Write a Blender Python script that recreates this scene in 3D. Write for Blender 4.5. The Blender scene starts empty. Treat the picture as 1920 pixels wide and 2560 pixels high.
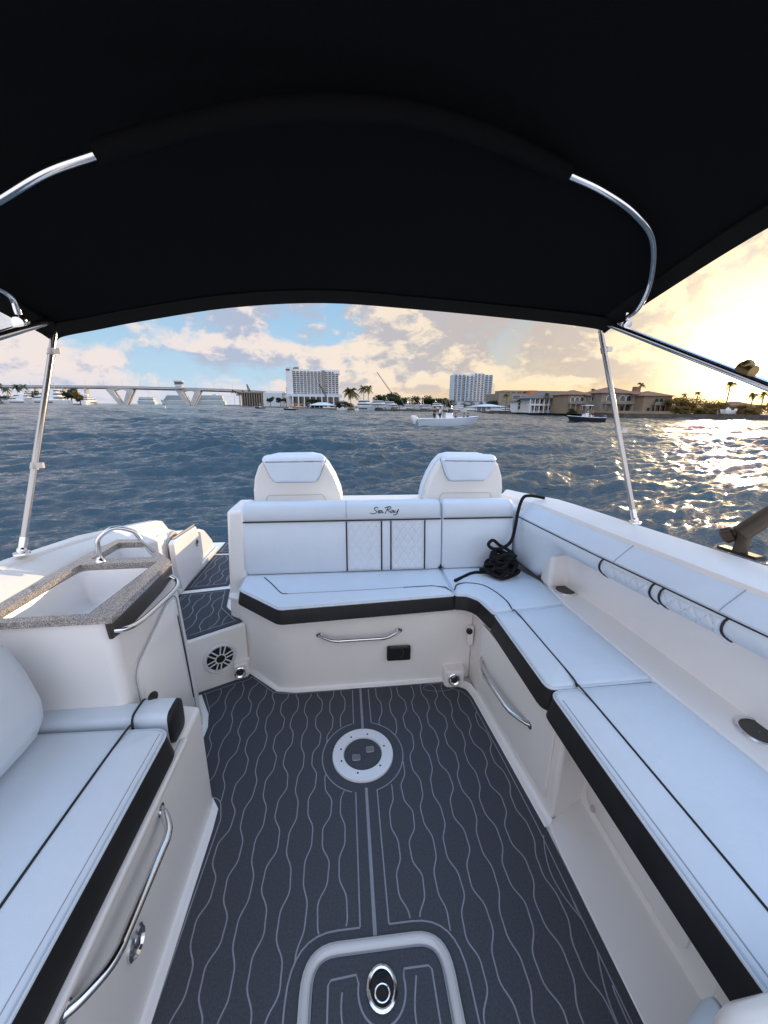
import bpy, bmesh, math, random
import numpy as np
from mathutils import Vector, Matrix
sc = bpy.context.scene
COL = sc.collection
rad = math.radians
rng = random.Random(7)

# ------------------------------------------------------------------ camera, sky, sun, exposure
EYE = Vector((0, 0, 1.5))
PITCH, YAW, ROLL, FPX = rad(15.4), rad(6.0), rad(0.6), 960.0
FWD = Vector((math.sin(YAW)*math.cos(PITCH), math.cos(YAW)*math.cos(PITCH), -math.sin(PITCH)))
_r = Vector((math.cos(YAW), -math.sin(YAW), 0)); _u = _r.cross(FWD)
RGT = _r*math.cos(ROLL) + _u*math.sin(ROLL)
UPV = -_r*math.sin(ROLL) + _u*math.cos(ROLL)
cam = bpy.data.cameras.new('camera'); cam_o = bpy.data.objects.new('camera', cam); COL.objects.link(cam_o)
cam.sensor_fit = 'HORIZONTAL'; cam.sensor_width = 36; cam.lens = 18; cam.clip_end = 30000; cam.clip_start = 0.02
M = Matrix.Identity(4)
for i in range(3):
    M[i][0], M[i][1], M[i][2], M[i][3] = RGT[i], UPV[i], -FWD[i], EYE[i]
cam_o.matrix_world = M
sc.camera = cam_o

SUN_AZ, SUN_EL = rad(47.5), rad(5.6)          # azimuth measured from +Y (aft) towards +X
SUN_DIR = Vector((math.sin(SUN_AZ)*math.cos(SUN_EL), math.cos(SUN_AZ)*math.cos(SUN_EL), math.sin(SUN_EL)))
sun = bpy.data.lights.new('sun', 'SUN'); sun.energy = 4.6; sun.angle = rad(0.6); sun.color = (1, .74, .46)
sun_o = bpy.data.objects.new('sun', sun); COL.objects.link(sun_o)
sun_o.rotation_euler = SUN_DIR.to_track_quat('Z', 'Y').to_euler(); sun_o.location = (20, 20, 30)

sc.view_settings.view_transform = 'Standard'; sc.view_settings.look = 'None'
sc.view_settings.gamma = 1; sc.view_settings.exposure = 0.0
sc.cycles.max_bounces = 8; sc.cycles.diffuse_bounces = 4; sc.cycles.glossy_bounces = 4
sc.cycles.sample_clamp_indirect = 6; sc.cycles.use_denoising = True
sc.cycles.caustics_reflective = False; sc.cycles.caustics_refractive = False


class NT:
    """Small helper to write node trees."""
    def __init__(s, tree): s.t = tree; s.n = tree.nodes; s.l = tree.links
    def new(s, kind, **kw):
        n = s.n.new(kind)
        for k, v in kw.items(): setattr(n, k, v)
        return n
    def put(s, sock, v):
        if hasattr(v, 'is_output'): s.l.new(v, sock)
        elif isinstance(v, tuple) and len(v) == 3 and sock.type == 'RGBA': sock.default_value = (*v, 1)
        else: sock.default_value = v
    def math(s, op, a, b=0.0, c=None, clamp=False):
        n = s.new('ShaderNodeMath', operation=op, use_clamp=clamp)
        s.put(n.inputs[0], a); s.put(n.inputs[1], b)
        if c is not None: s.put(n.inputs[2], c)
        return n.outputs[0]
    def vmath(s, op, a, b=None):
        n = s.new('ShaderNodeVectorMath', operation=op)
        s.put(n.inputs[0], a)
        if b is not None: s.put(n.inputs[1], b)
        return n.outputs['Value'] if op in ('DOT_PRODUCT', 'LENGTH') else n.outputs[0]
    def mix(s, f, a, b, blend='MIX'):
        n = s.new('ShaderNodeMix', data_type='RGBA', blend_type=blend)
        s.put(n.inputs[0], f); s.put(n.inputs[6], a); s.put(n.inputs[7], b)
        return n.outputs[2]
    def ramp(s, v, lo, hi, a=0.0, b=1.0):
        n = s.new('ShaderNodeMapRange', interpolation_type='SMOOTHSTEP')
        s.put(n.inputs[0], v)
        for i, x in enumerate((lo, hi, a, b)): n.inputs[i+1].default_value = x
        return n.outputs[0]
    def noise(s, vec, scale, detail=4.0, rough=.5, dist=0.0):
        n = s.new('ShaderNodeTexNoise')
        if vec is not None: s.l.new(vec, n.inputs['Vector'])
        n.inputs['Scale'].default_value = scale; n.inputs['Detail'].default_value = detail
        n.inputs['Roughness'].default_value = rough; n.inputs['Distortion'].default_value = dist
        return n.outputs['Fac']


def build_world():
    w = bpy.data.worlds.new('World'); sc.world = w; w.use_nodes = True
    k = NT(w.node_tree); k.n.clear()
    out = k.new('ShaderNodeOutputWorld')
    sky = k.new('ShaderNodeTexSky', sky_type='NISHITA', sun_disc=False)
    sky.sun_elevation = SUN_EL; sky.sun_rotation = SUN_AZ; sky.altitude = 0
    sky.air_density = 1.0; sky.dust_density = .6; sky.ozone_density = 1.6
    d = k.new('ShaderNodeTexCoord').outputs['Generated']
    sep = k.new('ShaderNodeSeparateXYZ'); k.l.new(d, sep.inputs[0])
    z = sep.outputs['Z']
    g = k.math('MAXIMUM', k.vmath('DOT_PRODUCT', d, tuple(SUN_DIR)), 0.0)
    far = k.ramp(g, .42, .975); nearc = k.ramp(g, .78, .985)                         # 0 away from the sun, 1 beside it
    # clear sky: the physical sky with a bluer, brighter tint away from the sun
    base = k.mix(1.0, sky.outputs[0], (.155, .155, .155), 'MULTIPLY')
    hz = k.ramp(z, 0.0, .30)
    blue = k.mix(hz, (.56, .79, .96), (.34, .61, .92))
    warm = k.mix(hz, (.86, .66, .38), (.50, .54, .64))
    clear = k.mix(.95, base, k.mix(nearc, blue, warm))
    # clouds: two octaves of noise in direction space, flattened towards the horizon
    sc3 = k.vmath('MULTIPLY', d, (1.0, 1.0, 1.75))
    wob = k.new('ShaderNodeTexNoise'); k.l.new(sc3, wob.inputs['Vector']); wob.inputs['Scale'].default_value = 5.0; wob.inputs['Detail'].default_value = 3
    woff = k.vmath('SCALE', k.vmath('SUBTRACT', wob.outputs['Color'], (.5, .5, .5)), None)
    woff.node.inputs['Scale'].default_value = .10
    p = k.vmath('ADD', sc3, woff)
    p = k.vmath('ADD', p, (7.1, 2.4, .3))
    big = k.noise(p, 3.4, 2.0, .5)
    fine = k.noise(p, 9.5, 9.0, .60)
    dens = k.math('ADD', k.math('MULTIPLY', big, .62), k.math('MULTIPLY', fine, .42))
    p2 = k.vmath('ADD', p, tuple(SUN_DIR*0.022 + Vector((0, 0, .035))))
    fine2 = k.noise(p2, 9.5, 9.0, .60)
    big2 = k.noise(p2, 3.4, 2.0, .5)
    dens2 = k.math('ADD', k.math('MULTIPLY', big2, .62), k.math('MULTIPLY', fine2, .42))
    cover = k.ramp(dens, .415, .505)
    light = k.ramp(k.math('SUBTRACT', dens, dens2), -.030, .036)
    lit = k.mix(far, (1.0, .87, .82), (1.12, .92, .66))
    shade = k.mix(far, (.50, .56, .72), (.64, .56, .52))
    cl = k.mix(light, shade, lit)
    core = k.ramp(dens, .56, .74)
    cl = k.mix(k.math('MULTIPLY', core, .28), cl, k.mix(far, (.58, .58, .70), (.66, .60, .56)))
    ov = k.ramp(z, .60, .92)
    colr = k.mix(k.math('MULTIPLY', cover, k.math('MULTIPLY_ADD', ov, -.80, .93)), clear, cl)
    low = k.ramp(z, 0.0, .075)                         # pale band of distant cloud at the horizon
    colr = k.mix(k.math('MULTIPLY', k.math('SUBTRACT', 1.0, low), .75), colr, k.mix(far, (.74, .78, .92), (1.15, .78, .36)))
    # glow of the low sun behind thin cloud
    g1 = k.math('MULTIPLY', k.math('POWER', g, 210.0), 3.2)
    g2 = k.math('MULTIPLY', k.math('POWER', g, 26.0), .30)
    g3 = k.math('MULTIPLY', k.math('POWER', g, 900.0), 9.0)
    glow = k.vmath('SCALE', (1.0, .72, .30), None); k.put(glow.node.inputs['Scale'], k.math('ADD', g3, k.math('ADD', g1, g2)))
    colr = k.vmath('ADD', colr, glow)
    # added blue fill overhead, lighting the cockpit from outside the frame
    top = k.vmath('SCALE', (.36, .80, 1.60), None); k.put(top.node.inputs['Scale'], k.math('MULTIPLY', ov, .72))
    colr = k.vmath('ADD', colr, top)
    rear_fill = k.vmath('SCALE', (1.0, .95, .99), None); k.put(rear_fill.node.inputs['Scale'], k.math('MULTIPLY', k.ramp(sep.outputs['Y'], -.55, .42, 1.0, 0.0), .84))  # added fill behind and beside the camera, brightening the cockpit panels
    colr = k.vmath('ADD', colr, rear_fill)
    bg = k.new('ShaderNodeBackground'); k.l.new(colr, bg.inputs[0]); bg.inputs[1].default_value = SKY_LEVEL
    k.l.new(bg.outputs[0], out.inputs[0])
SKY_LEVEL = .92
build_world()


def at(px, py, X=None, Y=None, Z=None):
    """A point of the photograph (in its 1920 x 2560 pixels) on the plane X=, Y= or Z= of the boat."""
    d = RGT*((px-960)/FPX) + UPV*(-(py-1280)/FPX) + FWD
    if Z is not None: t = (Z-EYE.z)/d.z
    elif X is not None: t = (X-EYE.x)/d.x
    else: t = (Y-EYE.y)/d.y
    return EYE + d*t


# ------------------------------------------------------------------ materials
MATS = {}
def mat(name, col, rough=.5, metal=0.0, bump=0.0, bscale=60.0, spec=.5, coat=0.0, var=0.0, vscale=3.0, bdetail=3.0, wr=0.0):
    if name in MATS: return MATS[name]
    m = bpy.data.materials.new(name); m.use_nodes = True; k = NT(m.node_tree)
    b = k.n['Principled BSDF']
    b.inputs['Base Color'].default_value = (*col, 1); b.inputs['Roughness'].default_value = rough
    b.inputs['Metallic'].default_value = metal; b.inputs['Specular IOR Level'].default_value = spec
    b.inputs['Coat Weight'].default_value = coat; b.inputs['Coat Roughness'].default_value = .12
    co = k.new('ShaderNodeTexCoord').outputs['Object']
    if var:
        n = k.noise(co, vscale, 5.0, .6)
        f = k.ramp(n, .3, .7)
        k.l.new(k.mix(f, tuple(c*(1-var) for c in col), tuple(min(1, c*(1+var)) for c in col)), b.inputs['Base Color'])
        k.l.new(k.math('ADD', rough-.03, k.math('MULTIPLY', n, .06)), b.inputs['Roughness'])
    if bump:
        bp = k.new('ShaderNodeBump'); bp.inputs['Strength'].default_value = bump; bp.inputs['Distance'].default_value = .004
        hh = k.noise(co, bscale, bdetail, .55)
        if wr: hh = k.math('ADD', hh, k.math('MULTIPLY', k.noise(co, 11.0, 3.0, .5, .8), wr))
        k.l.new(hh, bp.inputs['Height']); k.l.new(bp.outputs[0], b.inputs['Normal'])
    MATS[name] = m
    return m

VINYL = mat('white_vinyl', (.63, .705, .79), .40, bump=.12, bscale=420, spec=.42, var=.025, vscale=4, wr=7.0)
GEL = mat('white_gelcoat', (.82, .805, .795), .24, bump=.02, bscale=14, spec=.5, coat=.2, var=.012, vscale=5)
GELMATT = mat('textured_gelcoat', (.86, .835, .81), .34, bump=.10, bscale=520, spec=.4, var=.015, vscale=4)
BLACKV = mat('black_vinyl', (.012, .012, .013), .5, bump=.10, bscale=380, spec=.35, var=.2, vscale=12)
PIPEB = mat('black_piping', (.012, .012, .014), .5)
EVA = mat('grey_foam_decking', (.060, .064, .076), .84, bump=.16, bscale=900, spec=.25, var=.14, vscale=160)
EVALINE = mat('decking_groove', (.25, .26, .295), .8, spec=.2, var=.06, vscale=40)
STEEL = mat('polished_steel', (.74, .74, .75), .13, 1.0)
SATIN = mat('satin_aluminium', (.44, .43, .42), .24, 1.0)
CANVAS = mat('black_canvas', (.0055, .0055, .006), .95, bump=.25, bscale=700, spec=.05)
CANVASHEM = mat('black_canvas_hem', (.010, .0095, .009), .9, bump=.3, bscale=300, spec=.08)
RUBBER = mat('black_rubber', (.015, .015, .016), .55, spec=.3)
ROPE = mat('black_rope', (.010, .010, .011), .8, bump=.5, bscale=160, spec=.2)
DARKM = mat('dark_bronze_trim', (.045, .036, .028), .35, spec=.5)
DARKARM = mat('dark_bronze_arm', (.055, .038, .024), .5, spec=.4, var=.15, vscale=18)
SEAM = mat('grey_seam', (.30, .33, .38), .6)
BEIGE = mat('beige_trim', (.50, .46, .42), .45, spec=.4, var=.05)
HOLE = mat('dark_recess', (.012, .011, .010), .7)


def granite():
    m = bpy.data.materials.new('speckled_stone'); m.use_nodes = True; k = NT(m.node_tree); b = k.n['Principled BSDF']
    co = k.new('ShaderNodeTexCoord').outputs['Object']
    v = k.new('ShaderNodeTexVoronoi'); k.l.new(co, v.inputs['Vector']); v.inputs['Scale'].default_value = 560
    s = k.new('ShaderNodeSeparateColor'); k.l.new(v.outputs['Color'], s.inputs[0])
    c = k.mix(k.ramp(s.outputs[0], .25, .8), (.13, .112, .098), (.36, .325, .30))
    c = k.mix(k.ramp(s.outputs[1], .80, .84), c, (.62, .58, .54))
    k.l.new(c, b.inputs['Base Color']); b.inputs['Roughness'].default_value = .10; b.inputs['Coat Weight'].default_value = .6; b.inputs['Coat Roughness'].default_value = .05
    return m
GRANITE = granite()


# ------------------------------------------------------------------ mesh helpers
BASE = {}
class MB:
    def __init__(s): s.v = []; s.f = []; s.m = []
    def add(s, vs, fs, mi=0):
        o = len(s.v); s.v += [tuple(v) for v in vs]; s.f += [tuple(i+o for i in f) for f in fs]; s.m += [mi]*len(fs); return s
    def box(s, c, d, mi=0, rz=0.0, taper=1.0):
        x, y, z = d[0]/2, d[1]/2, d[2]/2
        vs = []
        for sz in (-1, 1):
            t = taper if sz > 0 else 1
            for sx, sy in ((-1, -1), (1, -1), (1, 1), (-1, 1)):
                px, py = sx*x*t, sy*y*t
                vs.append((c[0]+px*math.cos(rz)-py*math.sin(rz), c[1]+px*math.sin(rz)+py*math.cos(rz), c[2]+sz*z))
        return s.add(vs, [(3, 2, 1, 0), (4, 5, 6, 7), (0, 1, 5, 4), (1, 2, 6, 5), (2, 3, 7, 6), (3, 0, 4, 7)], mi)
    def prism(s, poly, z0, z1, mi=0, top=None):
        """Vertical prism over a plan polygon; top= gives another outline for the upper face."""
        poly = ccw(poly); n = len(poly); tp = top if top else poly
        vs = [(p[0], p[1], z0) for p in poly] + [(p[0], p[1], z1) for p in tp]
        return s.add(vs, [tuple(range(n))[::-1], tuple(range(n, 2*n))] + [(i, (i+1) % n, n+(i+1) % n, n+i) for i in range(n)], mi)
    def rings(s, rs, closed=True, caps=True, mi=0):
        n = len(rs[0]); vs = [p for r in rs for p in r]; fs = []
        for a in range(len(rs)-1):
            for i in range(n if closed else n-1):
                j = (i+1) % n
                fs.append((a*n+i, a*n+j, (a+1)*n+j, (a+1)*n+i))
        if caps and closed: fs += [tuple(range(n))[::-1], tuple(range((len(rs)-1)*n, len(rs)*n))]
        return s.add(vs, fs, mi)
    def tube(s, path, r, n=10, closed=False, mi=0, squash=1.0):
        path = [Vector(p) for p in path]; m = len(path); rr = r if isinstance(r, (list, tuple)) else [r]*m
        rs = []; ref = None
        for i in range(m):
            a = path[(i-1) % m] if (closed or i > 0) else path[i]; b = path[(i+1) % m] if (closed or i < m-1) else path[i]
            t = (b-a).normalized()
            if ref is None: ref = Vector((0, 0, 1)) if abs(t.z) < .9 else Vector((1, 0, 0))
            u = ref - t*ref.dot(t)
            if u.length < 1e-6: u = Vector((1, 0, 0)).cross(t)
            u.normalize(); w = t.cross(u); ref = u
            rs.append([path[i] + (u*math.cos(2*math.pi*q/n)*squash + w*math.sin(2*math.pi*q/n))*rr[i] for q in range(n)])
        if closed: rs.append(rs[0]); return s.rings(rs, True, False, mi)
        return s.rings(rs, True, True, mi)
    def lathe(s, prof, c, axis=(0, 0, 1), n=28, mi=0, sx=1.0, caps=True):
        ax = Vector(axis).normalized(); u = ax.orthogonal().normalized() if abs(ax.z) < .99 else Vector((1, 0, 0)); w = ax.cross(u); c = Vector(c)
        return s.rings([[c + ax*h + (u*math.cos(2*math.pi*q/n)*sx + w*math.sin(2*math.pi*q/n))*r for q in range(n)] for r, h in prof], True, caps, mi)
    def ball(s, c, r, n=10, mi=0):
        r = r if isinstance(r, tuple) else (r, r, r)
        return s.rings([[(c[0]+r[0]*math.sin(a)*math.cos(2*math.pi*q/n), c[1]+r[1]*math.sin(a)*math.sin(2*math.pi*q/n), c[2]-r[2]*math.cos(a)) for q in range(n)]
                        for a in [math.pi*(i+.02)/(n//2+.04) for i in range(n//2+1)]], True, True, mi)
    def build(s, name, mats, parent=None, bevel=0.0, seg=3, angle=38, label=None, smooth=True):
        me = bpy.data.meshes.new(name)
        off = BASE.get(parent, (0, 0, 0)) if parent else (0, 0, 0)
        me.from_pydata([(v[0]-off[0], v[1]-off[1], v[2]-off[2]) for v in s.v], [], s.f)
        mats = mats if isinstance(mats, (list, tuple)) else [mats]
        for m in mats: me.materials.append(m)
        me.polygons.foreach_set('material_index', s.m)
        bm = bmesh.new(); bm.from_mesh(me); bmesh.ops.recalc_face_normals(bm, faces=bm.faces); bm.to_mesh(me); bm.free()
        if smooth:
            me.polygons.foreach_set('use_smooth', [True]*len(me.polygons))
            me.set_sharp_from_angle(angle=rad(angle))
        o = bpy.data.objects.new(name, me); COL.objects.link(o)
        if parent: o.parent = parent; BASE[o] = off
        else: BASE[o] = (0, 0, 0)
        if bevel:
            b = o.modifiers.new('bevel', 'BEVEL'); b.width = bevel; b.segments = seg; b.limit_method = 'ANGLE'; b.angle_limit = rad(35)
        if label: o['label'] = label
        return o

def tag(o, label=None, cat=None, group=None, kind=None):
    if label: o['label'] = label
    if cat: o['category'] = cat
    if group: o['group'] = group
    if kind: o['kind'] = kind
    return o
def thing(name, label, cat, loc=(0, 0, 0), group=None):
    o = bpy.data.objects.new(name, None); COL.objects.link(o); o.location = loc; o.empty_display_size = .1
    BASE[o] = tuple(loc); return tag(o, label, cat, group)

def area(p): return sum(p[i][0]*p[(i+1) % len(p)][1]-p[(i+1) % len(p)][0]*p[i][1] for i in range(len(p)))/2
def ccw(p): p = [tuple(q[:2]) for q in p]; return p if area(p) > 0 else p[::-1]
def rounded(poly, r, n=5):
    """Plan polygon with its corners rounded."""
    poly = ccw(poly); out = []; m = len(poly); rr = r if isinstance(r, (list, tuple)) else [r]*m
    for i in range(m):
        a, b, c = (Vector(poly[j % m]) for j in (i-1, i, i+1))
        u, w = (a-b), (c-b); lu, lw = u.length, w.length; u.normalize(); w.normalize()
        ang = math.acos(max(-1, min(1, u.dot(w)))); q = min(rr[i]/max(math.tan(ang/2), 1e-3), lu*.48, lw*.48)
        p0, p1 = b+u*q, b+w*q
        if q < 1e-4 or ang > 3.1: out.append(tuple(b)); continue
        for k in range(n+1):
            t = k/n; out.append(tuple(p0*(1-t)**2 + b*2*t*(1-t) + p1*t*t))
    return out
def inset(poly, d):
    m = len(poly); out = []
    for i in range(m):
        a, b, c = (Vector(poly[j % m]) for j in (i-1, i, i+1))
        n1 = Vector((-(b-a).y, (b-a).x)); n2 = Vector((-(c-b).y, (c-b).x))
        if n1.length < 1e-9: n1 = n2
        if n2.length < 1e-9: n2 = n1
        n1.normalize(); n2.normalize(); h = n1+n2
        if h.length < .2: out.append(tuple(b+n1*d)); continue
        h.normalize(); out.append(tuple(b + h*d/max(h.dot(n1), .45)))
    return out
def inside(p, poly):
    x, y = p; c = False; j = len(poly)-1
    for i in range(len(poly)):
        if (poly[i][1] > y) != (poly[j][1] > y) and x < (poly[j][0]-poly[i][0])*(y-poly[i][1])/(poly[j][1]-poly[i][1])+poly[i][0]: c = not c
        j = i
    return c
def soft(poly, rr, d):
    """Rounded outline inset by d, always with the same number of points."""
    poly = [tuple(q) for q in poly]
    if area(poly) < 0: poly = poly[::-1]; rr = rr[::-1] if isinstance(rr, list) else rr
    return rounded(inset(poly, d) if d else poly, [max(r-d, .004) for r in (rr if isinstance(rr, list) else [rr]*len(poly))], 4)
def smooth_path(pts, n=6):
    """Catmull-Rom through the points."""
    P = [Vector(p) for p in pts]; P = [P[0]*2-P[1]] + P + [P[-1]*2-P[-2]]; out = []
    for i in range(1, len(P)-2):
        for k in range(n):
            t = k/n
            out.append(.5*((2*P[i]) + (P[i+1]-P[i-1])*t + (2*P[i-1]-5*P[i]+4*P[i+1]-P[i+2])*t*t + (3*P[i]-P[i-1]-3*P[i+1]+P[i+2])*t**3))
    out.append(P[-2]); return out
def ribbon(mb, pts, w, z, mi=0):
    """Flat strip along plan points."""
    if len(pts) < 2: return
    vs = []
    for i, p in enumerate(pts):
        a = Vector(pts[max(i-1, 0)][:2]); b = Vector(pts[min(i+1, len(pts)-1)][:2]); t = (b-a)
        if t.length < 1e-9: t = Vector((1, 0))
        t.normalize(); nx, ny = -t.y*w/2, t.x*w/2
        vs += [(p[0]+nx, p[1]+ny, z), (p[0]-nx, p[1]-ny, z)]
    mb.add(vs, [(2*i, 2*i+1, 2*i+3, 2*i+2) for i in range(len(pts)-1)], mi)

# ------------------------------------------------------------------ water
def water_material():
    m = bpy.data.materials.new('sea_water'); m.use_nodes = True; k = NT(m.node_tree); b = k.n['Principled BSDF']
    b.inputs['Base Color'].default_value = (.015, .048, .072, 1); b.inputs['IOR'].default_value = 1.42
    co = k.new('ShaderNodeTexCoord').outputs['Object']
    k.l.new(k.ramp(k.vmath('LENGTH', co), 25.0, 320.0, .04, .20), b.inputs['Roughness'])
    st = k.vmath('MULTIPLY', co, (.40, 1.0, 1.0))
    a = k.noise(st, 1.7, 6.0, .66, .35); c = k.noise(st, 7.5, 3.0, .6, .2); e = k.noise(st, .30, 4.0, .60)
    h = k.math('ADD', k.math('ADD', k.math('MULTIPLY', a, .42), k.math('MULTIPLY', c, .11)), k.math('MULTIPLY', e, .7))
    bp = k.new('ShaderNodeBump'); bp.inputs['Strength'].default_value = .80; bp.inputs['Distance'].default_value = .55
    k.l.new(h, bp.inputs['Height']); k.l.new(bp.outputs[0], b.inputs['Normal'])
    return m
WATER_Z = -.8
def build_water():
    na = 900
    th = np.radians(np.linspace(-80, 92, na)); r = np.concatenate([1.3*np.exp(np.linspace(0, math.log(260/1.3), 1250)), 260*np.exp(np.linspace(0, math.log(16000/260), 160))[1:]]); nr = len(r)
    R, T = np.meshgrid(r.astype(np.float32), th.astype(np.float32), indexing='ij'); X = R*np.sin(T); Y = R*np.cos(T); Z = np.zeros_like(X)
    sp = np.maximum(R*(th[1]-th[0]), np.gradient(r)[:, None])
    g = np.random.default_rng(5)
    for i in range(72):
        lam = .30*math.exp(g.random()**1.15*3.3); a = math.radians(112)+g.normal()*.36; kx, ky = math.cos(a)*2*math.pi/lam, math.sin(a)*2*math.pi/lam
        amp = .0172*lam**.58
        ph = kx*X+ky*Y+g.random()*6.28
        fade = np.clip((lam/sp-2.2)/3.0, 0, 1)
        Z += amp*fade*(np.sin(ph)-.32*np.cos(2*ph))
    grp = .65+.35*np.sin(X*.11+Y*.17+1.0)*np.sin(X*.07-Y*.05)
    Z = Z*grp
    V = np.stack([X, Y, Z+WATER_Z], -1).reshape(-1, 3)
    idx = np.arange(nr*na).reshape(nr, na)
    F = np.stack([idx[:-1, :-1], idx[:-1, 1:], idx[1:, 1:], idx[1:, :-1]], -1).reshape(-1, 4)
    me = bpy.data.meshes.new('water'); me.vertices.add(len(V)); me.vertices.foreach_set('co', V.ravel())
    me.loops.add(F.size); me.loops.foreach_set('vertex_index', F.ravel()); me.polygons.add(len(F))
    me.polygons.foreach_set('loop_start', np.arange(0, F.size, 4)); me.polygons.foreach_set('use_smooth', np.ones(len(F), bool))
    me.update(); me.validate(); me.materials.append(water_material())
    o = bpy.data.objects.new('water', me); COL.objects.link(o); tag(o, 'choppy dark blue water of the wide waterway around the boat', kind='structure')
build_water()

# ================================================================== THE BOAT
BOAT = thing('motorboat', 'white motorboat whose grey decked cockpit fills the foreground', 'boat', (0.067, 1.0, 0))
def floor_lines(mb, outline, holes, xs, y0, y1, phase0=0.0, amp=.0135, period=.215, w=.0042, z=.007, mi=1, border=.030, skip_border=None, dirx=False):
    """Grooves of the foam decking: alternating wavy lines, clipped to the panel, and a border line."""
    pin = inset(rounded(outline, .02), border)
    ok = lambda p: inside(p, pin) and not any(h(p) for h in holes)
    for i, x in enumerate(xs):
        run = []; y = y0
        while y <= y1:
            ph = 2*math.pi*(y-phase0)/period + (math.pi if i % 2 else 0) + .30*math.sin(y*5.3+x*9) + .22*math.sin(i*2.7)
            wv = math.sin(ph)+.16*math.sin(3*ph+.4*math.sin(i*1.3))
            p = (x+amp*(1+.22*math.sin(i*4.1+y*3.7))*wv+.0025*math.sin(y*11+i*1.9), y)
            if ok(p): run.append(p)
            else:
                if len(run) > 3: ribbon(mb, run, w, z, mi)
                run = []
            y += .010
        if len(run) > 3: ribbon(mb, run, w, z, mi)
    pts = pin+[pin[0]]; run = []
    for a, b in zip(pts[:-1], pts[1:]):
        n = max(1, int((Vector(a)-Vector(b)).length/.012))
        for k in range(n):
            p = (a[0]+(b[0]-a[0])*k/n, a[1]+(b[1]-a[1])*k/n)
            if not any(h(p) for h in holes) and not (skip_border and skip_border(p)): run.append(p)
            else: ribbon(mb, run, w, z+.0006, mi); run = []
    ribbon(mb, run, w, z+.0006, mi)

SOLE = [(.735, -.6), (.727, .52), (.718, 1.0), (.700, 1.30), (.672, 1.66), (.640, 1.72), (.600, 1.745), (.545, 1.79), (.53, 1.812), (-.285, 1.797), (-.383, 1.812),
        (-.520, 1.945), (-.560, 1.955), (-.575, 1.925), (-.615, 1.915), (-.800, 1.822), (-.728, 1.675), (-.716, 1.475), (-.70, 1.23), (-.60, 1.215), (-.528, 1.185), (-.512, 1.13), (-.524, .9), (-.535, .65), (-.55, -.6)]
def hatch_out(g): return rounded([(-.146-g, -.1), (.282+g, -.1), (.279+g, .748+g*.72), (-.143-g, .748+g*.72)], [.001, .001, .100+g, .100+g], 8)
def build_sole():
    b = MB(); b.prism([(.80, -.7), (.80, 1.9), (-.9, 2.1), (-.9, -.7)], -.03, -.002); b.build('cockpit_sole', GEL, BOAT)
    b = MB(); b.prism(SOLE, -.001, .006)
    hol = hatch_out(.034)
    C = (.060, 1.362)
    holes = [lambda p: math.hypot(p[0]-C[0], p[1]-C[1]) < .178, lambda p: inside(p, hol)]
    seamx = .066
    strip = lambda p: abs(p[0]-seamx) < .046
    xs = [seamx-.094-.0605*i for i in range(13)]; floor_lines(b, SOLE, holes+[strip], xs, -.3, 1.97, .115, skip_border=lambda p: p[0] > -.5 and p[1] < .3)
    xs = [seamx+.094+.0605*i for i in range(11)]; b2 = MB(); floor_lines(b, SOLE, holes+[strip], xs, -.3, 1.97, .06, border=.029, skip_border=lambda p: True)
    # centre seam (two thin lines with a pale joint), flanking lines, ring and hatch outlines
    for y0, y1 in ((.751, 1.205), (1.505, 1.796)):
        ribbon(b, [(seamx, y0), (seamx, y1)], .011, .0068, 1)
        for s in (-1, 1):
            ya, yb = (.774, 1.362-.172) if y0 < 1 else (1.362+.172, 1.765)
            ribbon(b, [(seamx+s*.043, ya), (seamx+s*.043, yb)], .0046, .0072, 1)
    for a0, a1 in ((105, 255), (-75, 75)):
        ribbon(b, [(C[0]+.178*math.cos(rad(a)), C[1]+.178*math.sin(rad(a))) for a in range(a0, a1+1, 4)], .0046, .0076, 1)
    hp = [p for p in hol if p[1] > 0]; 
    hp = sorted([p for p in hp if p[0] < seamx-.043], key=lambda p: (p[1], p[0])) ; 
    left = [(-.180, -.1)] + [q for q in hol if q[0] < seamx-.04 and q[1] > .2][::-1] + [(seamx-.043, .7725)]
    right = [(.316, -.1)] + [q for q in hol if q[0] > seamx+.04 and q[1] > .2] + [(seamx+.043, .7725)]
    ribbon(b, left, .0046, .0080, 1); ribbon(b, right, .0046, .0080, 1)
    # oval pad mark in the far corner and the side pockets of the right border
    ribbon(b, [(.50+.088*math.cos(rad(a)), 1.745+.030*math.sin(rad(a))) for a in range(0, 361, 12)], .003, .0084, 1)
    for y0, y1 in ((.72, .965), (.40, .66)):
        ribbon(b, [(.695-.035*math.sin(math.pi*t/12), y0+(y1-y0)*t/12) for t in range(13)], .004, .0084, 1)
    b.build('floor_mat', [EVA, EVALINE], BOAT, smooth=False)
build_sole()

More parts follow.
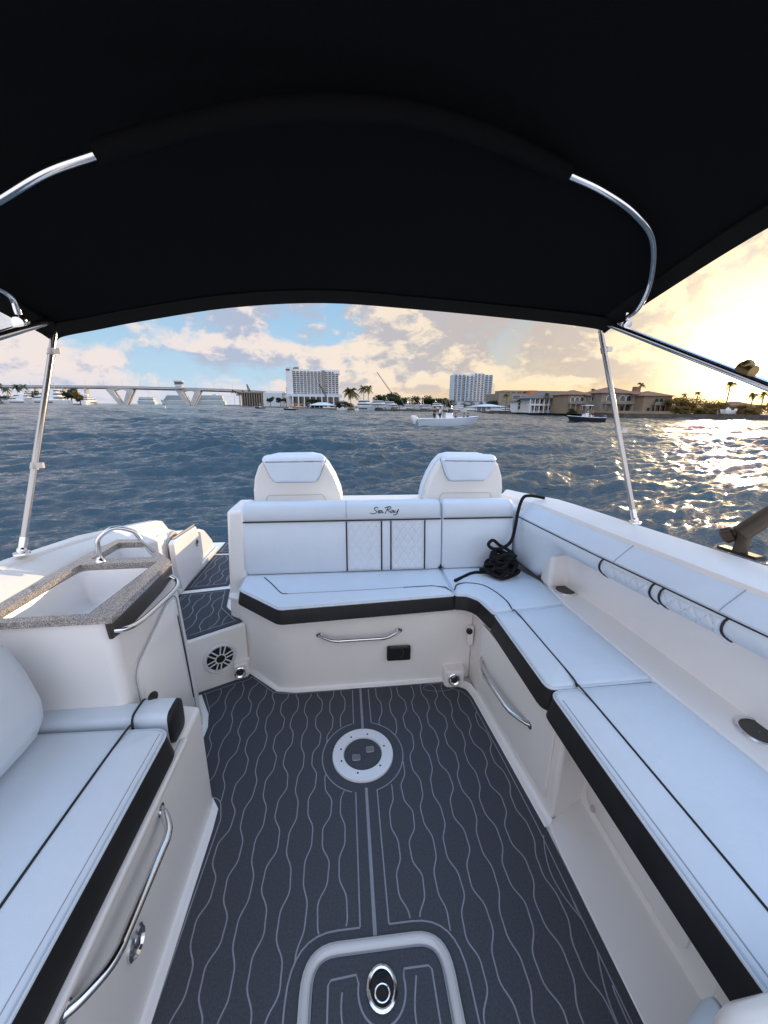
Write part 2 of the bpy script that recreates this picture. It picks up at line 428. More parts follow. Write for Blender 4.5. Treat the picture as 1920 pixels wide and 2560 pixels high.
def build_hatch():
    b = MB(); o = hatch_out(0); i = inset(o, .030)
    z = lambda p, h: [(q[0], q[1], h) for q in p]
    b.rings([z(o, .004), z(inset(o, .002), .014), z(inset(o, .010), .019), z(inset(o, .020), .017), z(i, .009), z(inset(i, .004), .001)], True, False)
    h = b.build('floor_hatch', mat('pale_hatch_frame', (.52, .515, .51), .18, coat=.5), BOAT)
    b = MB(); m = inset(o, .037); b.prism(m, .002, .013)
    ribbon(b, [p for p in inset(o, .033)]+[inset(o, .033)[0]], .004, .0125, 1)
    lc = (.075, .640)
    arc = lambda r, a0, a1: [(lc[0]+r*.95*math.cos(rad(a)), lc[1]+r*math.sin(rad(a))) for a in range(a0, a1+(6 if a1 > a0 else -6), 6 if a1 > a0 else -6)]
    ribbon(b, [(-.068, -.1), (-.067, .660), (-.060, .669), (.008, .673)] + arc(.066, 166, 268), .0046, .0137, 1)
    ribbon(b, [(.217, -.1), (.215, .664), (.207, .672), (.139, .672)] + arc(.066, 14, -92), .0046, .0139, 1)
    for x in (-.022, .165):
        ribbon(b, [(x+.010*math.sin(y*28+(1 if x > 0 else 0)), y) for y in [(-.1+.012*k) for k in range(int((.765 if x < 0 else .77)/.012))]], .0042, .0141, 1)
    b.build('lid', [EVA, EVALINE], h, smooth=False)
    b = MB()
    b.lathe([(.047, .012), (.046, .019), (.040, .022), (.036, .020), (.034, .010)], (lc[0], lc[1], 0), sx=.88, caps=False)
    b.build('latch_plate', STEEL, h)
    b = MB(); b.lathe([(.001, .0145), (.034, .0146)], (lc[0], lc[1], 0), sx=.88, caps=False); b.build('latch_well', HOLE, h)
    b = MB(); b.tube([(lc[0]+.019*math.cos(rad(a)), lc[1]-.010+.017*math.sin(rad(a)), .020) for a in range(0, 360, 15)], .0026, 8, True)
    b.box((lc[0], lc[1]+.024, .019), (.024, .012, .008))
    b.build('pull_ring', STEEL, h)
build_hatch()

def build_socket():
    c = (.060, 1.362, .006)
    b = MB(); b.lathe([(.135, 0), (.133, .008), (.125, .011), (.116, .009), (.112, .010), (.086, .010), (.083, .004), (.083, -.002)], c, n=48, caps=False)
    s = b.build('table_socket', mat('white_table_flange', (.70, .70, .71), .3, coat=.2), BOAT)
    b = MB(); b.lathe([(.001, .0035), (.081, .0035), (.0815, .001)], c, n=40, caps=False); b.build('socket_pad', EVA, s)
    for a in (75, 15, -45, 165, -105, 120, -160):
        q = MB(); q.lathe([(.0045, .0098), (.0042, .0108), (.001, .0108)], (c[0]+.100*math.cos(rad(a)), c[1]+.100*math.sin(rad(a)), c[2]), n=10); q.build('screw', HOLE, s)
    for dx, dy in ((-.030, -.018), (.033, .018)):
        q = MB(); q.prism(rounded([(c[0]+dx-.019, c[1]+dy-.016), (c[0]+dx+.019, c[1]+dy-.016), (c[0]+dx+.019, c[1]+dy+.016), (c[0]+dx-.019, c[1]+dy+.016)], .008), c[2]+.0035, c[2]+.0075)
        q.build('finger_grip', SATIN, s, bevel=.002)
build_socket()

def cove(mb, path, r=.028, z0=.0, flange=.018, side=1):
    """Flared foot where a moulded wall meets the sole. path in plan, side = which side is the room."""
    path = [Vector(p) for p in path]; m = len(path); rs = []
    for i in range(m):
        a, b = path[max(i-1, 0)], path[min(i+1, m-1)]; t = (b-a).normalized(); nrm = Vector((-t.y, t.x))*side
        pr = [(0, r)] + [(r*(1-math.cos(rad(q))), r*(1-math.sin(rad(q)))+.008) for q in (20, 40, 60, 80)] + [(r+flange*.7, .010), (r+flange, .008), (r+flange+.002, 0)]
        rs.append([(path[i].x+nrm.x*(d-.004), path[i].y+nrm.y*(d-.004), z0+h) for d, h in pr])
    mb.rings(rs, False, False)

def grab_handle(parent, p0, p1, out, bend=.10, r=.0095, plate=True):
    """Stainless grab bar: two ends on the panel, straight bar held off it."""
    p0, p1, out = Vector(p0), Vector(p1), Vector(out); d = (p1-p0); t = d.normalized()
    b = MB(); b.tube(smooth_path([p0-out*.1, p0+out*.35+t*bend*.28, p0+out*.85+t*bend*.8, p0+out+t*bend*1.2, p0+out+t*bend*1.5, p0+out+d*.5, p1+out-t*bend*1.5, p1+out-t*bend*1.2, p1+out*.85-t*bend*.8, p1+out*.35-t*bend*.28, p1-out*.1], 6), r, 12)
    h = b.build('grab_handle', STEEL, parent)
    if plate:
        for p, s in ((p0, 1), (p1, -1)):
            q = MB(); n = out.normalized(); q.lathe([(.018, -.001), (.018, .003), (.014, .005), (.001, .005)], p+t*s*.006, n, 20); q.build('end_plate', STEEL, h)
    return h

def build_port_base():
    b = MB()
    b.prism([(.745, 1.005), (.690, 1.70), (.690, 1.835), (1.30, 1.835), (1.30, 1.09), (.905, 1.075)], -.002, .452)
    o = b.build('port_locker', GELMATT, BOAT, bevel=.018)
    b = MB(); cove(b, [(.905, 1.070), (.80, 1.032), (.745, 1.0), (.722, 1.30), (.692, 1.66), (.672, 1.74), (.60, 1.80)][1:], .024, 0, .012); b.build('locker_foot', GEL, o)
    b = MB(); b.prism([(.742, 1.05), (.687, 1.655), (.677, 1.653), (.732, 1.048)], .075, .448); b.build('locker_front', GELMATT, o, bevel=.006)
    grab_handle(o, (.681, 1.635, .262), (.722, 1.185, .275), (-.045, -.005, 0))
    # recess under the forward seat: wall, floor shelf, access panel, forward bulkhead
    b = MB(); b.prism([(.905, -.7), (.905, 1.09), (1.3, 1.09), (1.3, -.7)], -.002, .452); w = b.build('recess_wall', GELMATT, BOAT, bevel=.01)
    b = MB(); b.prism([(.733, -.7), (.724, .9), (.738, 1.045), (.93, 1.10), (.93, -.7)], -.002, .010); b.build('side_ledge', GEL, BOAT, bevel=.004)
    b = MB()
    prof = rounded([(.60, .055), (1.045, .055), (1.045, .42), (.60, .42)], [.05, .05, .03, .02])
    b.rings([[(.907, p[0], p[1]) for p in prof], [(.896, p[0], p[1]) for p in prof], [(.892, p[0], p[1]) for p in inset(prof, .006)]]); b.build('access_panel', GELMATT, w)
    b = MB(); 
    for k in range(2): b.tube([(.888, .945+.012*k, .300), (.884, .950+.010*k, .285), (.888, .958+.006*k, .262)], .0035, 6)
    b.build('panel_clip', RUBBER, w)
    b = MB(); b.ball((.892, .99, .075), .012); b.build('panel_button', BEIGE, w)
    b = MB(); b.prism(rounded([(.80, .05), (.90, .05), (.98, .50), (.86, .52)], [.02, .02, .05, .08]), -.001, .452); b.build('seat_pillar', GELMATT, BOAT)
    b = MB(); b.box((.668, 1.785, .30), (.03, .03, .11)); b.build('hinge_recess', GELMATT, o, bevel=.006)
    b = MB(); b.lathe([(.017, 0), (.017, .004), (.012, .004), (.012, -.02), (.001, -.02)], (.656, 1.768, .335), (-.5, -.8, .3), 20); b.build('socket_hole', RUBBER, o)
build_port_base()

def drain(parent, c, ax, r=.034):
    b = MB(); b.lathe([(r, 0), (r*.98, .006), (r*.82, .009), (r*.55, .005), (r*.5, -.004)], c, ax, 28, caps=False); d = b.build('drain_ring', STEEL, parent)
    b = MB(); b.lathe([(.001, .001), (r*.56, .001)], c, ax, 20, caps=False); b.build('drain_hole', HOLE, d)

def build_aft_base():
    b = MB()
    b.prism([(-.545, 1.972), (-.372, 1.812), (-.285, 1.797), (.695, 1.812), (.695, 2.35), (-.66, 2.35), (-.66, 2.05)], -.002, .462)
    o = b.build('bench_base', GELMATT, BOAT, bevel=.022, seg=4)
    b = MB(); cove(b, [(-.565, 1.988), (-.372, 1.812), (-.285, 1.797), (.58, 1.810)], .022, 0, .004, -1); b.build('base_foot', GEL, o)
    b = MB(); b.box((.185, 1.800, .452), (.80, .022, .022)); b.build('hinge_strip', GEL, o, bevel=.004)
    b = MB(); b.prism([(-.66, 2.03), (-.56, 1.975), (-.33, 1.742), (.56, 1.79), (.56, 2.2), (-.66, 2.2)], .440, .466); b.build('bench_ledge', GELMATT, o, bevel=.008)
    b = MB(); b.box((-.02, 1.797, .250), (.54, .008, .30)); 
    grab_handle(o, (-.150, 1.796, .338), (.282, 1.801, .340), (0, -.045, -.012), .085)
    # weather-proof outlet cover
    b = MB(); b.prism(rounded([(.212, .168), (.340, .168), (.340, .252), (.212, .252)], .010), 0, .018)
    v = [(p[0], 1.800-p[2]-.004, p[1]) for p in b.v]; b.v = v; c = b.build('outlet_cover', RUBBER, o, bevel=.003)
    b = MB()
    b.box((.276, 1.777, .252), (.095, .012, .010)); b.tube([(.292, 1.776, .245), (.300, 1.776, .215), (.288, 1.776, .185)], .0025, 6)
    b.build('cover_hinge', mat('dark_grey_plastic', (.045, .045, .048), .4), c)
    b = MB(); b.prism(rounded([(.53, 1.74), (.64, 1.74), (.66, 1.85), (.53, 1.85)], .03), 0, .105); b.build('drain_boss', GELMATT, o, bevel=.012)
    drain(o, (.580, 1.738, .058), (-.1, -1, .25))
build_aft_base()

def build_step():
    # riser with loudspeaker, walkway at its top
    STEP = [(-.830, 1.812), (-.562, 1.975), (-.640, 2.05), (-.640, 3.35), (-1.32, 3.35), (-1.32, 1.72), (-.87, 1.72)]
    b = MB(); b.prism(STEP, -.6, .322); o = b.build('boarding_step', GELMATT, BOAT, bevel=.014)
    n = Vector((.163, -.268, 0)).normalized(); t = Vector((.268, .163, 0)).normalized()
    mid = Vector((-.830, 1.812, 0)); P = lambda s, z, d=0: mid+t*s+Vector((0, 0, z))+n*d
    # speaker
    c = P(.158, .165, .002)
    b = MB(); b.lathe([(.088, 0), (.087, .010), (.080, .016), (.072, .012), (.068, .004)], c, n, 40, caps=False); sp = b.build('loudspeaker', mat('white_speaker_trim', (.72, .72, .74), .35), o)
    b = MB(); b.lathe([(.001, .004), (.072, .003)], c, n, 36, caps=False); b.lathe([(.001, .014), (.016, .013), (.022, .006), (.024, .002)], c, n, 20); b.build('speaker_cone', HOLE, sp)
    b = MB(); up = Vector((0, 0, 1))
    for k in range(6):
        a = rad(15+60*k); u = t*math.cos(a)+up*math.sin(a); w = t*math.cos(a+math.pi/2)+up*math.sin(a+math.pi/2)
        for s in (-1, 1):
            b.tube([c+n*.014+u*.022+w*s*.009, c+n*.015+u*.074+w*s*.012], .0038, 6)
    b.tube([c+n*.012+(t*math.cos(rad(q))+up*math.sin(rad(q)))*.026 for q in range(0, 360, 20)], .003, 6, True)
    b.build('speaker_grille', mat('white_speaker_trim', (.8, .8, .8)), sp)
    b = MB(); b.prism(rounded([(-.63, 1.90), (-.565, 1.93), (-.56, 2.0), (-.66, 1.97)], .02), 0, .10); b.build('drain_boss', GELMATT, o, bevel=.012)
    drain(o, (-.598, 1.898, .060), (.35, -1, .2), .032)
    # two decking panels of the walkway
    m1 = [(-.812, 1.838), (-.585, 1.985), (-.668, 2.065), (-.668, 2.13), (-.695, 2.19), (-.745, 2.22), (-.765, 2.395), (-1.06, 2.33), (-1.06, 1.838)]
    m1 = [(-.812, 1.838), (-.585, 1.985), (-.72, 2.16), (-.765, 2.40), (-1.06, 2.345), (-1.06, 1.838)]
    b = MB(); b.prism(m1, .322, .329); floor_lines(b, m1, [], [-.62-.058*i for i in range(9)], 1.8, 2.5, .0, z=.330, w=.005, border=.028); b.build('step_mat', [EVA, EVALINE], o, smooth=False)
    m2 = [(-.79, 2.455), (-1.055, 2.405), (-1.055, 3.02), (-.79, 3.02)]
    b = MB(); b.prism(m2, .322, .329); floor_lines(b, m2, [], [-.82-.058*i for i in range(5)], 2.3, 3.0, .05, z=.330, w=.005, border=.028); b.build('step_mat', [EVA, EVALINE], o, smooth=False)
    m3 = [(-.68, 3.06), (-1.055, 3.06), (-1.055, 3.33), (-.68, 3.33)]
    b = MB(); b.prism(m3, .322, .329); floor_lines(b, m3, [], [-.72-.058*i for i in range(6)], 3.0, 3.4, .05, z=.330, w=.005, border=.028); b.build('step_mat', [EVA, EVALINE], o, smooth=False)
    # walkway rail strip
    b = MB(); b.box((-1.066, 2.75, .345), (.020, .80, .040)); b.build('toe_rail', GEL, o, bevel=.008)
build_step()

def side_poly(mb, prof, x0, x1):
    """Solid with an outline in (y, z), between two x planes."""
    prof = ccw(prof); n = len(prof)
    mb.add([(x0, p[0], p[1]) for p in prof]+[(x1, p[0], p[1]) for p in prof], [tuple(range(n))[::-1], tuple(range(n, 2*n))]+[(i, (i+1) % n, n+(i+1) % n, n+i) for i in range(n)])

def build_stern():
    # transom block carrying the rear loungers; end pillar beside the walkway
    b = MB(); b.prism([(-.62, 2.24), (1.12, 2.24), (1.08, 2.62), (-.60, 2.62)], -.6, .905); b.prism([(-.60, 2.63), (1.06, 2.63), (1.03, 3.34), (-.58, 3.34)], .05, .66); o = b.build('transom_block', GEL, BOAT, bevel=.03)
    b = MB(); b.prism([(-.668, 2.045), (-.560, 2.055), (-.560, 2.40), (-.668, 2.40)], .30, .935, top=[(-.652, 2.12), (-.555, 2.12), (-.555, 2.40), (-.652, 2.40)]); b.build('end_pillar', GEL, BOAT, bevel=.020)
    b = MB(); b.prism([(-.65, 3.36), (1.05, 3.3), (1.05, 2.6), (-.65, 2.6)], -.6, .30); b.build('swim_platform', GELMATT, BOAT, bevel=.02)
    # starboard gunwale falling away to the stern quarter
    b = MB()
    prof = [(1.30, -.3), (1.30, .960), (1.42, .955), (1.8, .915), (2.27, .828), (2.44, .795), (2.50, .775), (2.57, .700), (2.70, .640), (2.88, .590), (3.05, .50), (3.15, .40), (3.15, -.3)]
    side_poly(b, [(-.8, -.3), (-.8, 1.02), (.4, 1.005)]+prof[1:], -1.235, -1.165); o = b.build('starboard_gunwale', GEL, BOAT, bevel=.016)
    b = MB(); side_poly(b, [(2.20, .30), (2.20, .70), (2.30, .725), (2.44, .715), (2.54, .65), (2.62, .615), (2.86, .585), (2.95, .50), (2.95, .30)], -1.17, -1.10)
    o = b.build('stern_pocket', GEL, BOAT, bevel=.03, seg=5)
    b = MB(); b.lathe([(.075, 0), (.075, .006), (.060, .008), (.055, 0), (.052, -.03), (.001, -.03)], (-1.098, 2.42, .630), (1, 0, 0), 28, sx=1.3); b.build('pocket_rim', BEIGE, o)
    b = MB(); side_poly(b, [(2.70, .30), (2.70, .615), (2.87, .600), (2.95, .565), (3.08, .45), (3.16, .335), (3.16, .30)], -1.20, -1.082); b.build('stern_quarter', GEL, BOAT, bevel=.014)
    b = MB(); side_poly(b, [(2.38, .335), (2.335, .45), (2.325, .675), (2.36, .690), (2.705, .672), (2.735, .60), (2.735, .350)], -1.080, -1.045); g = b.build('transom_gate', GEL, BOAT, bevel=.010)
    b = MB(); b.lathe([(.030, .001), (.030, .006), (.022, .006), (.020, .002)], (-1.045, 2.672, .560), (1, 0, 0), 24, caps=False, sx=.75); b.build('latch_ring', STEEL, g)
    b = MB(); b.lathe([(.001, .003), (.021, .003)], (-1.045, 2.672, .560), (1, 0, 0), 20, caps=False, sx=.75); b.build('latch_hole', HOLE, g)
    b = MB(); b.tube([(-1.062, 2.37, .697), (-1.062, 2.70, .681)], .008, 8); b.build('gate_cap', SATIN, g)
    # inner side wall behind the galley
    b = MB(); b.rings([[(-1.17, y, .2), (-1.17, y, zt), (-1.155, y, zt-.004), (-1.075, y, zt-.05-.06*max(0, y-1.8)), (-1.064, y, zt-.065-.06*max(0, y-1.8)), (xi, y, .2)] for y, zt, xi in ((-.8, .958, -1.06), (1.3, .953, -1.06), (1.6, .925, -1.06), (1.9, .885, -1.06), (2.22, .825, -1.06))]); b.build('side_liner', GEL, BOAT, bevel=.006)
    # hull below
    b = MB(); st = []
    for y, w, zt in ((3.2, 1.18, .28), (2.2, 1.22, .55), (1.0, 1.30, .9), (-.8, 1.38, .95), (-2.5, 1.25, 1.05), (-3.8, .75, 1.15), (-4.6, .05, 1.2)):
        st.append([(.06-w, y, zt), (.06-w*.97, y, .0), (.06-w*.82, y, -.62), (.06-w*.4, y, -.95), (.06, y, -1.1), (.06+w*.4, y, -.95), (.06+w*.82, y, -.62), (.06+w*.97, y, .0), (.06+w, y, zt)])
    b.rings(st, False, False); 
    b.build('hull', GEL, BOAT)
build_stern()

# ---- port coaming: shelf, recess wall, gunwale ----
PB = [(1.015, 2.20), (1.06, 1.82), (1.10, 1.50), (1.165, 1.08), (1.205, .83), (1.25, .45), (1.28, .0), (1.30, -.6)]   # inner face of the side bolster, in plan
def bolster_x(y):
    for (x0, y0), (x1, y1) in zip(PB[:-1], PB[1:]):
        if y >= y1: return x0+(x1-x0)*(y0-y)/(y0-y1)
    return PB[-1][0]
def build_coaming():
    b = MB(); b.prism([(1.085, -.6), (1.12, .72), (1.095, 1.06), (1.075, 1.62), (1.10, 1.88), (1.42, 1.88), (1.50, -.6)], .40, .560); o = b.build('side_shelf', GEL, BOAT, bevel=.012)
    b = MB(); rs = []
    for y in [2.0-.1*i for i in range(27)]:
        x = 1.222+.05*(1.76-y)*.9; 
        x = max(x, bolster_x(y)+.03)
        rs.append([(x, y, .555), (x+.008, y, .575), (x+.03, y, .72), (x+.045, y, .86), (x+.15, y, .86), (x+.15, y, .555)])
    b.rings(rs, True, True); b.build('recess_back', GEL, BOAT)
    b = MB(); b.prism([(1.09, 1.80), (1.30, 1.80), (1.30, 1.9), (1.09, 1.9)], .555, .80); b.build('recess_end', GEL, BOAT, bevel=.02)
    for c, s in (((1.163, 1.757, .561), 1), ((1.236, .822, .561), 1)):
        b = MB(); b.lathe([(.060, 0), (.059, .004), (.055, .006), (.049, .004), (.047, -.006)], c, n=36, caps=False); cu = b.build('cup_holder', STEEL, o)
        b = MB(); b.lathe([(.048, .0025), (.047, .0015), (.001, .0012)], c, n=30, caps=False); b.build('cup_well', mat('dark_cup_well', (.03, .026, .022), .35), cu)
    b = MB(); rs = []
    for y in [2.55-.13*i for i in range(26)]:
        xb = bolster_x(min(y, 2.2))+.088; xo = 1.31+.205*(1.54-y) if y < 1.6 else 1.31-.17*(y-1.54)
        xo = max(xo, xb+.05); zo = 1.0 if y < 2.0 else 1.0-.10*(y-2.0)
        rs.append([(xb-.02, y, zo-.09), (xb-.004, y, zo-.035), (xb+.01, y, zo-.026), (xo-.025, y, zo-.006), (xo-.010, y, zo-.002), (xo, y, zo-.012), (xo+.012, y, zo-.05), (xo-.01, y, .2), (xo-.15, y, .2), (xb+.05, y, .6)])
    b.rings(rs, True, True); b.build('port_gunwale', GEL, BOAT)
    # bronze arm folded on the port gunwale
    a = MB(); c = at(1850, 1386, Z=.997); c = Vector((c.x-.004, c.y, .999))
    a.box((c.x, c.y, c.z+.006), (.045, .125, .012), rz=.2); o = a.build('arm_mount', RUBBER, BOAT, bevel=.004)
    j = Vector((c.x, c.y, c.z+.090))
    a = MB(); a.tube([(c.x, c.y, c.z+.004), (c.x, c.y, c.z+.05), j], [.022, .020, .026], 16); 
    e = at(1990, 1245, X=j.x+.10)
    e = j+(e-j).normalized()*1.3
    a.tube([j-(e-j).normalized()*.02, j+(e-j)*.15, e], [.030, .029, .028], 18)
    a.build('support_arm', DARKARM, o)
    k = at(1803, 1342, X=j.x-.03); n = (Vector((k.x, k.y, k.z))-j).normalized()
    a = MB(); q = j+n*.045
    a.rings([[q+n*h+(n.orthogonal().normalized()*math.cos(2*math.pi*i/24)+n.cross(n.orthogonal().normalized())*math.sin(2*math.pi*i/24))*(r*(1.12 if i % 4 < 2 else .9)) for i in range(24)] for h, r in ((-.03, .010), (-.012, .012), (-.010, .024), (.018, .026), (.024, .020))])
    a.build('clamp_knob', DARKARM, o)
build_coaming()

def build_starboard_base():
    b = MB(); b.prism([(-.535, -.7), (-.530, .70), (-.527, 1.20), (-.63, 1.22), (-1.12, 1.22), (-1.12, -.7)], -.002, .462)
    o = b.build('starboard_seat_base', GELMATT, BOAT, bevel=.014)
    b = MB(); cove(b, [(-.540, -.7), (-.534, .70), (-.530, 1.10), (-.532, 1.165), (-.56, 1.20)], .022, 0, .012, -1); b.build('base_foot', GEL, o)
    b = MB(); b.box((-.529, .30, .455), (.024, 1.52, .020)); b.build('seat_lip', GEL, o, bevel=.007)
    b = MB(); b.box((-.531, .25, .24), (.012, 1.40, .33)); 
    h = grab_handle(o, (-.531, .882, .400), (-.531, .488, .416), (.052, 0, .0), .075, .0105)
    b = MB(); b.lathe([(.036, 0), (.035, .006), (.029, .011), (.025, .004), (.001, .003)], (-.531, .684, .228), (1, 0, 0), 30, sx=1.0); l = b.build('locker_latch', STEEL, o)
    b = MB(); b.ball((-.526, .684, .228), (.008, .012, .020)); b.build('latch_tongue', STEEL, l)
    # moulded seat corner at the lower right of the frame
    def block(poly, rr, levels):
        z = lambda d, h: [(q[0], q[1], h) for q in rounded(inset(poly, d), [max(r-d, .004) for r in rr], 8)]
        b = MB(); b.rings([z(d, h) for d, h in levels]); return b
    b = block([(.9, -.1), (.9, .318), (.507, .300), (.500, -.1)], [.01, .02, .05, .01], [(0, .40), (0, .64), (.004, .665), (.014, .685), (.03, .697), (.05, .70)])
    b.build('seat_corner', GEL, BOAT, label='white rounded moulding at the lower right corner')
    b = block([(.685, -.1), (.685, .405), (.525, .338), (.48, -.1)], [.01, .02, .06, .01], [(0, .20), (0, .41), (.008, .437), (.022, .453), (.04, .46)]); b.build('helm_cushion', VINYL, BOAT)
build_starboard_base()

# ---- galley ----
def build_galley():
    G = thing('galley_console', 'white wet bar unit with speckled stone counter, two sinks and steel faucet', 'galley console', (-.9, 1.35, 0))
    b = MB()
    bot = [(-.712, 1.125), (-.700, 1.60), (-.74, 1.66), (-.83, 1.80), (-1.12, 1.80), (-1.12, 1.125)]
    top = [(-.700, 1.085), (-.700, 1.520), (-.715, 1.545), (-.935, 1.755), (-1.12, 1.755), (-1.12, 1.085)]
    # shell with an open top (the counter closes it)
    bot, top = ccw(bot), ccw(top)
    b.rings([[(p[0], p[1], -.001) for p in bot], [(p[0], p[1], .879) for p in top]], True, False); c = b.build('cabinet', GELMATT, G, bevel=.030, seg=5)
    b = MB(); cove(b, [(-.690, 1.20), (-.700, 1.58), (-.72, 1.65), (-.80, 1.79)], .020, 0, .010, -1); b.build('cabinet_foot', GEL, c)
    # countertop of butted stone bars around the two sink openings
    zb, zt = .879, .900
    A, Bc, Cc, D, E, F = (-1.062, 1.062), (-.683, 1.072), (-.696, 1.503), (-.940, 1.772), (-1.04, 1.777), (-1.062, 1.62)
    h1 = [(-1.030, 1.090), (-.760, 1.098), (-.742, 1.492), (-1.018, 1.480)]
    h2 = [(-1.012, 1.540), (-.770, 1.545), (-.905, 1.728), (-1.008, 1.730)]
    b = MB()
    for q in ([A, Bc, (-.725, 1.097), h1[1], h1[0], (-1.062, 1.092)], [Bc, Cc, (-.742, 1.552), h1[2], h1[1], (-.725, 1.097)],
              [h1[3], h1[2], (-.742, 1.552), h2[1], h2[0], (-1.018, 1.535)], [Cc, D, (-.935, 1.750), h2[2], h2[1], (-.742, 1.552)],
              [D, E, h2[3], h2[2], (-.935, 1.750)], [E, F, (-1.062, 1.535), (-1.018, 1.535), h2[0], h2[3]], [(-1.062, 1.535), (-1.062, 1.092), h1[0], h1[3], (-1.018, 1.535)]):
        b.prism(q, zb, zt)
    b.build('countertop', GRANITE, G, smooth=False)
    def basin(h, dep):
        b = MB(); z = lambda d, k: [(q[0], q[1], k) for q in soft(h, .05, d)]
        b.rings([z(-.014, zb-.002), z(0, zb-.004), z(.006, zb-.02), z(.022, zb-dep+.025), z(.034, zb-dep+.006), z(.05, zb-dep)], True, False)
        m = z(.05, zb-dep); b.add(m, [tuple(range(len(m)))])
        s = b.build('sink', mat('white_sink', (.82, .82, .83), .3, coat=.3), G)
    basin(h1, .125); basin(h2, .085)
    f = Vector((-.962, 1.512, .900))
    b = MB(); b.tube(smooth_path([f, f+Vector((0, 0, .05)), f+Vector((.008, .006, .095)), f+Vector((.05, .035, .125)), f+Vector((.10, .07, .10)), f+Vector((.118, .083, .06))], 6), .0085, 12)
    b.lathe([(.019, 0), (.018, .006), (.012, .012), (.009, .02)], f, n=20); b.build('faucet', STEEL, G)
    b = MB(); b.tube([(-.80, 1.595, .903), (-.915, 1.735, .903)], .005, 8); b.build('sink_rail', SATIN, G)
    # bronze trim and towel bar under the counter edge, door with its slot pull
    b = MB()
    q = [(1.072, .878), (1.078, .822), (1.20, .806), (1.40, .812), (1.505, .828), (1.505, .878)]
    side_poly(b, q, -.706, -.6945); b.build('trim_panel', DARKM, G, bevel=.003)
    b = MB(); b.tube(smooth_path([(-.696, 1.095, .842), (-.670, 1.110, .838), (-.658, 1.17, .828), (-.656, 1.30, .818), (-.658, 1.43, .812), (-.670, 1.475, .822), (-.697, 1.480, .842)], 5), .0085, 12); b.build('towel_bar', STEEL, G)
    b = MB(); dp = rounded([(1.175, .08), (1.53, .06), (1.49, .745), (1.42, .748), (1.160, .650)], [.03, .03, .03, .05, .06], 6)
    b.rings([[(-.708, p[0], p[1]) for p in dp], [(-.6935, p[0], p[1]) for p in dp], [(-.690, p[0], p[1]) for p in inset(dp, .006)]])
    d = b.build('door', GEL, G)
    b = MB(); b.tube([(-.6915, 1.482, .665), (-.6915, 1.520, .235)], .0045, 8); b.build('slot_pull', RUBBER, d)
    b = MB(); dq = inset(dp, -.012); b.tube([(-.6945, p[0], p[1]) for p in dq], .0025, 6, True); b.build('door_gap', SEAM, d)
build_galley()

# ================================================================== CUSHIONS
def pad(root, src, z0, z1, r=.017, band=None, puff=.008, corner=.03, name='seat_pad', bandcol=None, edge=True):
    """Upholstered cushion: soft-edged top on a dark front band with a white welt between."""
    poly = ccw(src)
    if isinstance(corner, list) and area(list(map(tuple, src))) < 0: corner = corner[::-1]
    rp = lambda d: rounded(inset(poly, d), [max(c-d, .005) for c in (corner if isinstance(corner, list) else [corner]*len(poly))], 5)
    p = rp(0)
    z = lambda d, h: [(q[0], q[1], h) for q in rp(d)]
    zb = band if band else z0+.02
    b = MB()
    b.rings([z(.004, zb), z(0, zb+.008)] + [z(r*(1-math.cos(rad(a))), z1-r+r*math.sin(rad(a))) for a in (0, 25, 50, 72, 90)] + [z(r+.030, z1+puff*.6), z(r+.065, z1+puff)], True, True)
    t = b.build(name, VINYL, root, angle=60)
    if band:
        b = MB(); b.rings([z(.0, z0), z(-.016, z0+.008), z(-.014, z0+.02), z(-.004, zb-.012), z(.0, zb-.002), z(.012, zb+.002)], True, True); b.build('dark_band', BLACKV, root, angle=60)
        if edge: b = MB(); b.tube([(q[0], q[1], zb) for q in inset(p, -.001)], .0042, 8, True); b.build('welt', VINYL, root)
    return t
def pipe(root, pts, r=.0031, m=None, name='piping'):
    b = MB(); b.tube(pts, r, 8); return b.build(name, m or PIPEB, root)

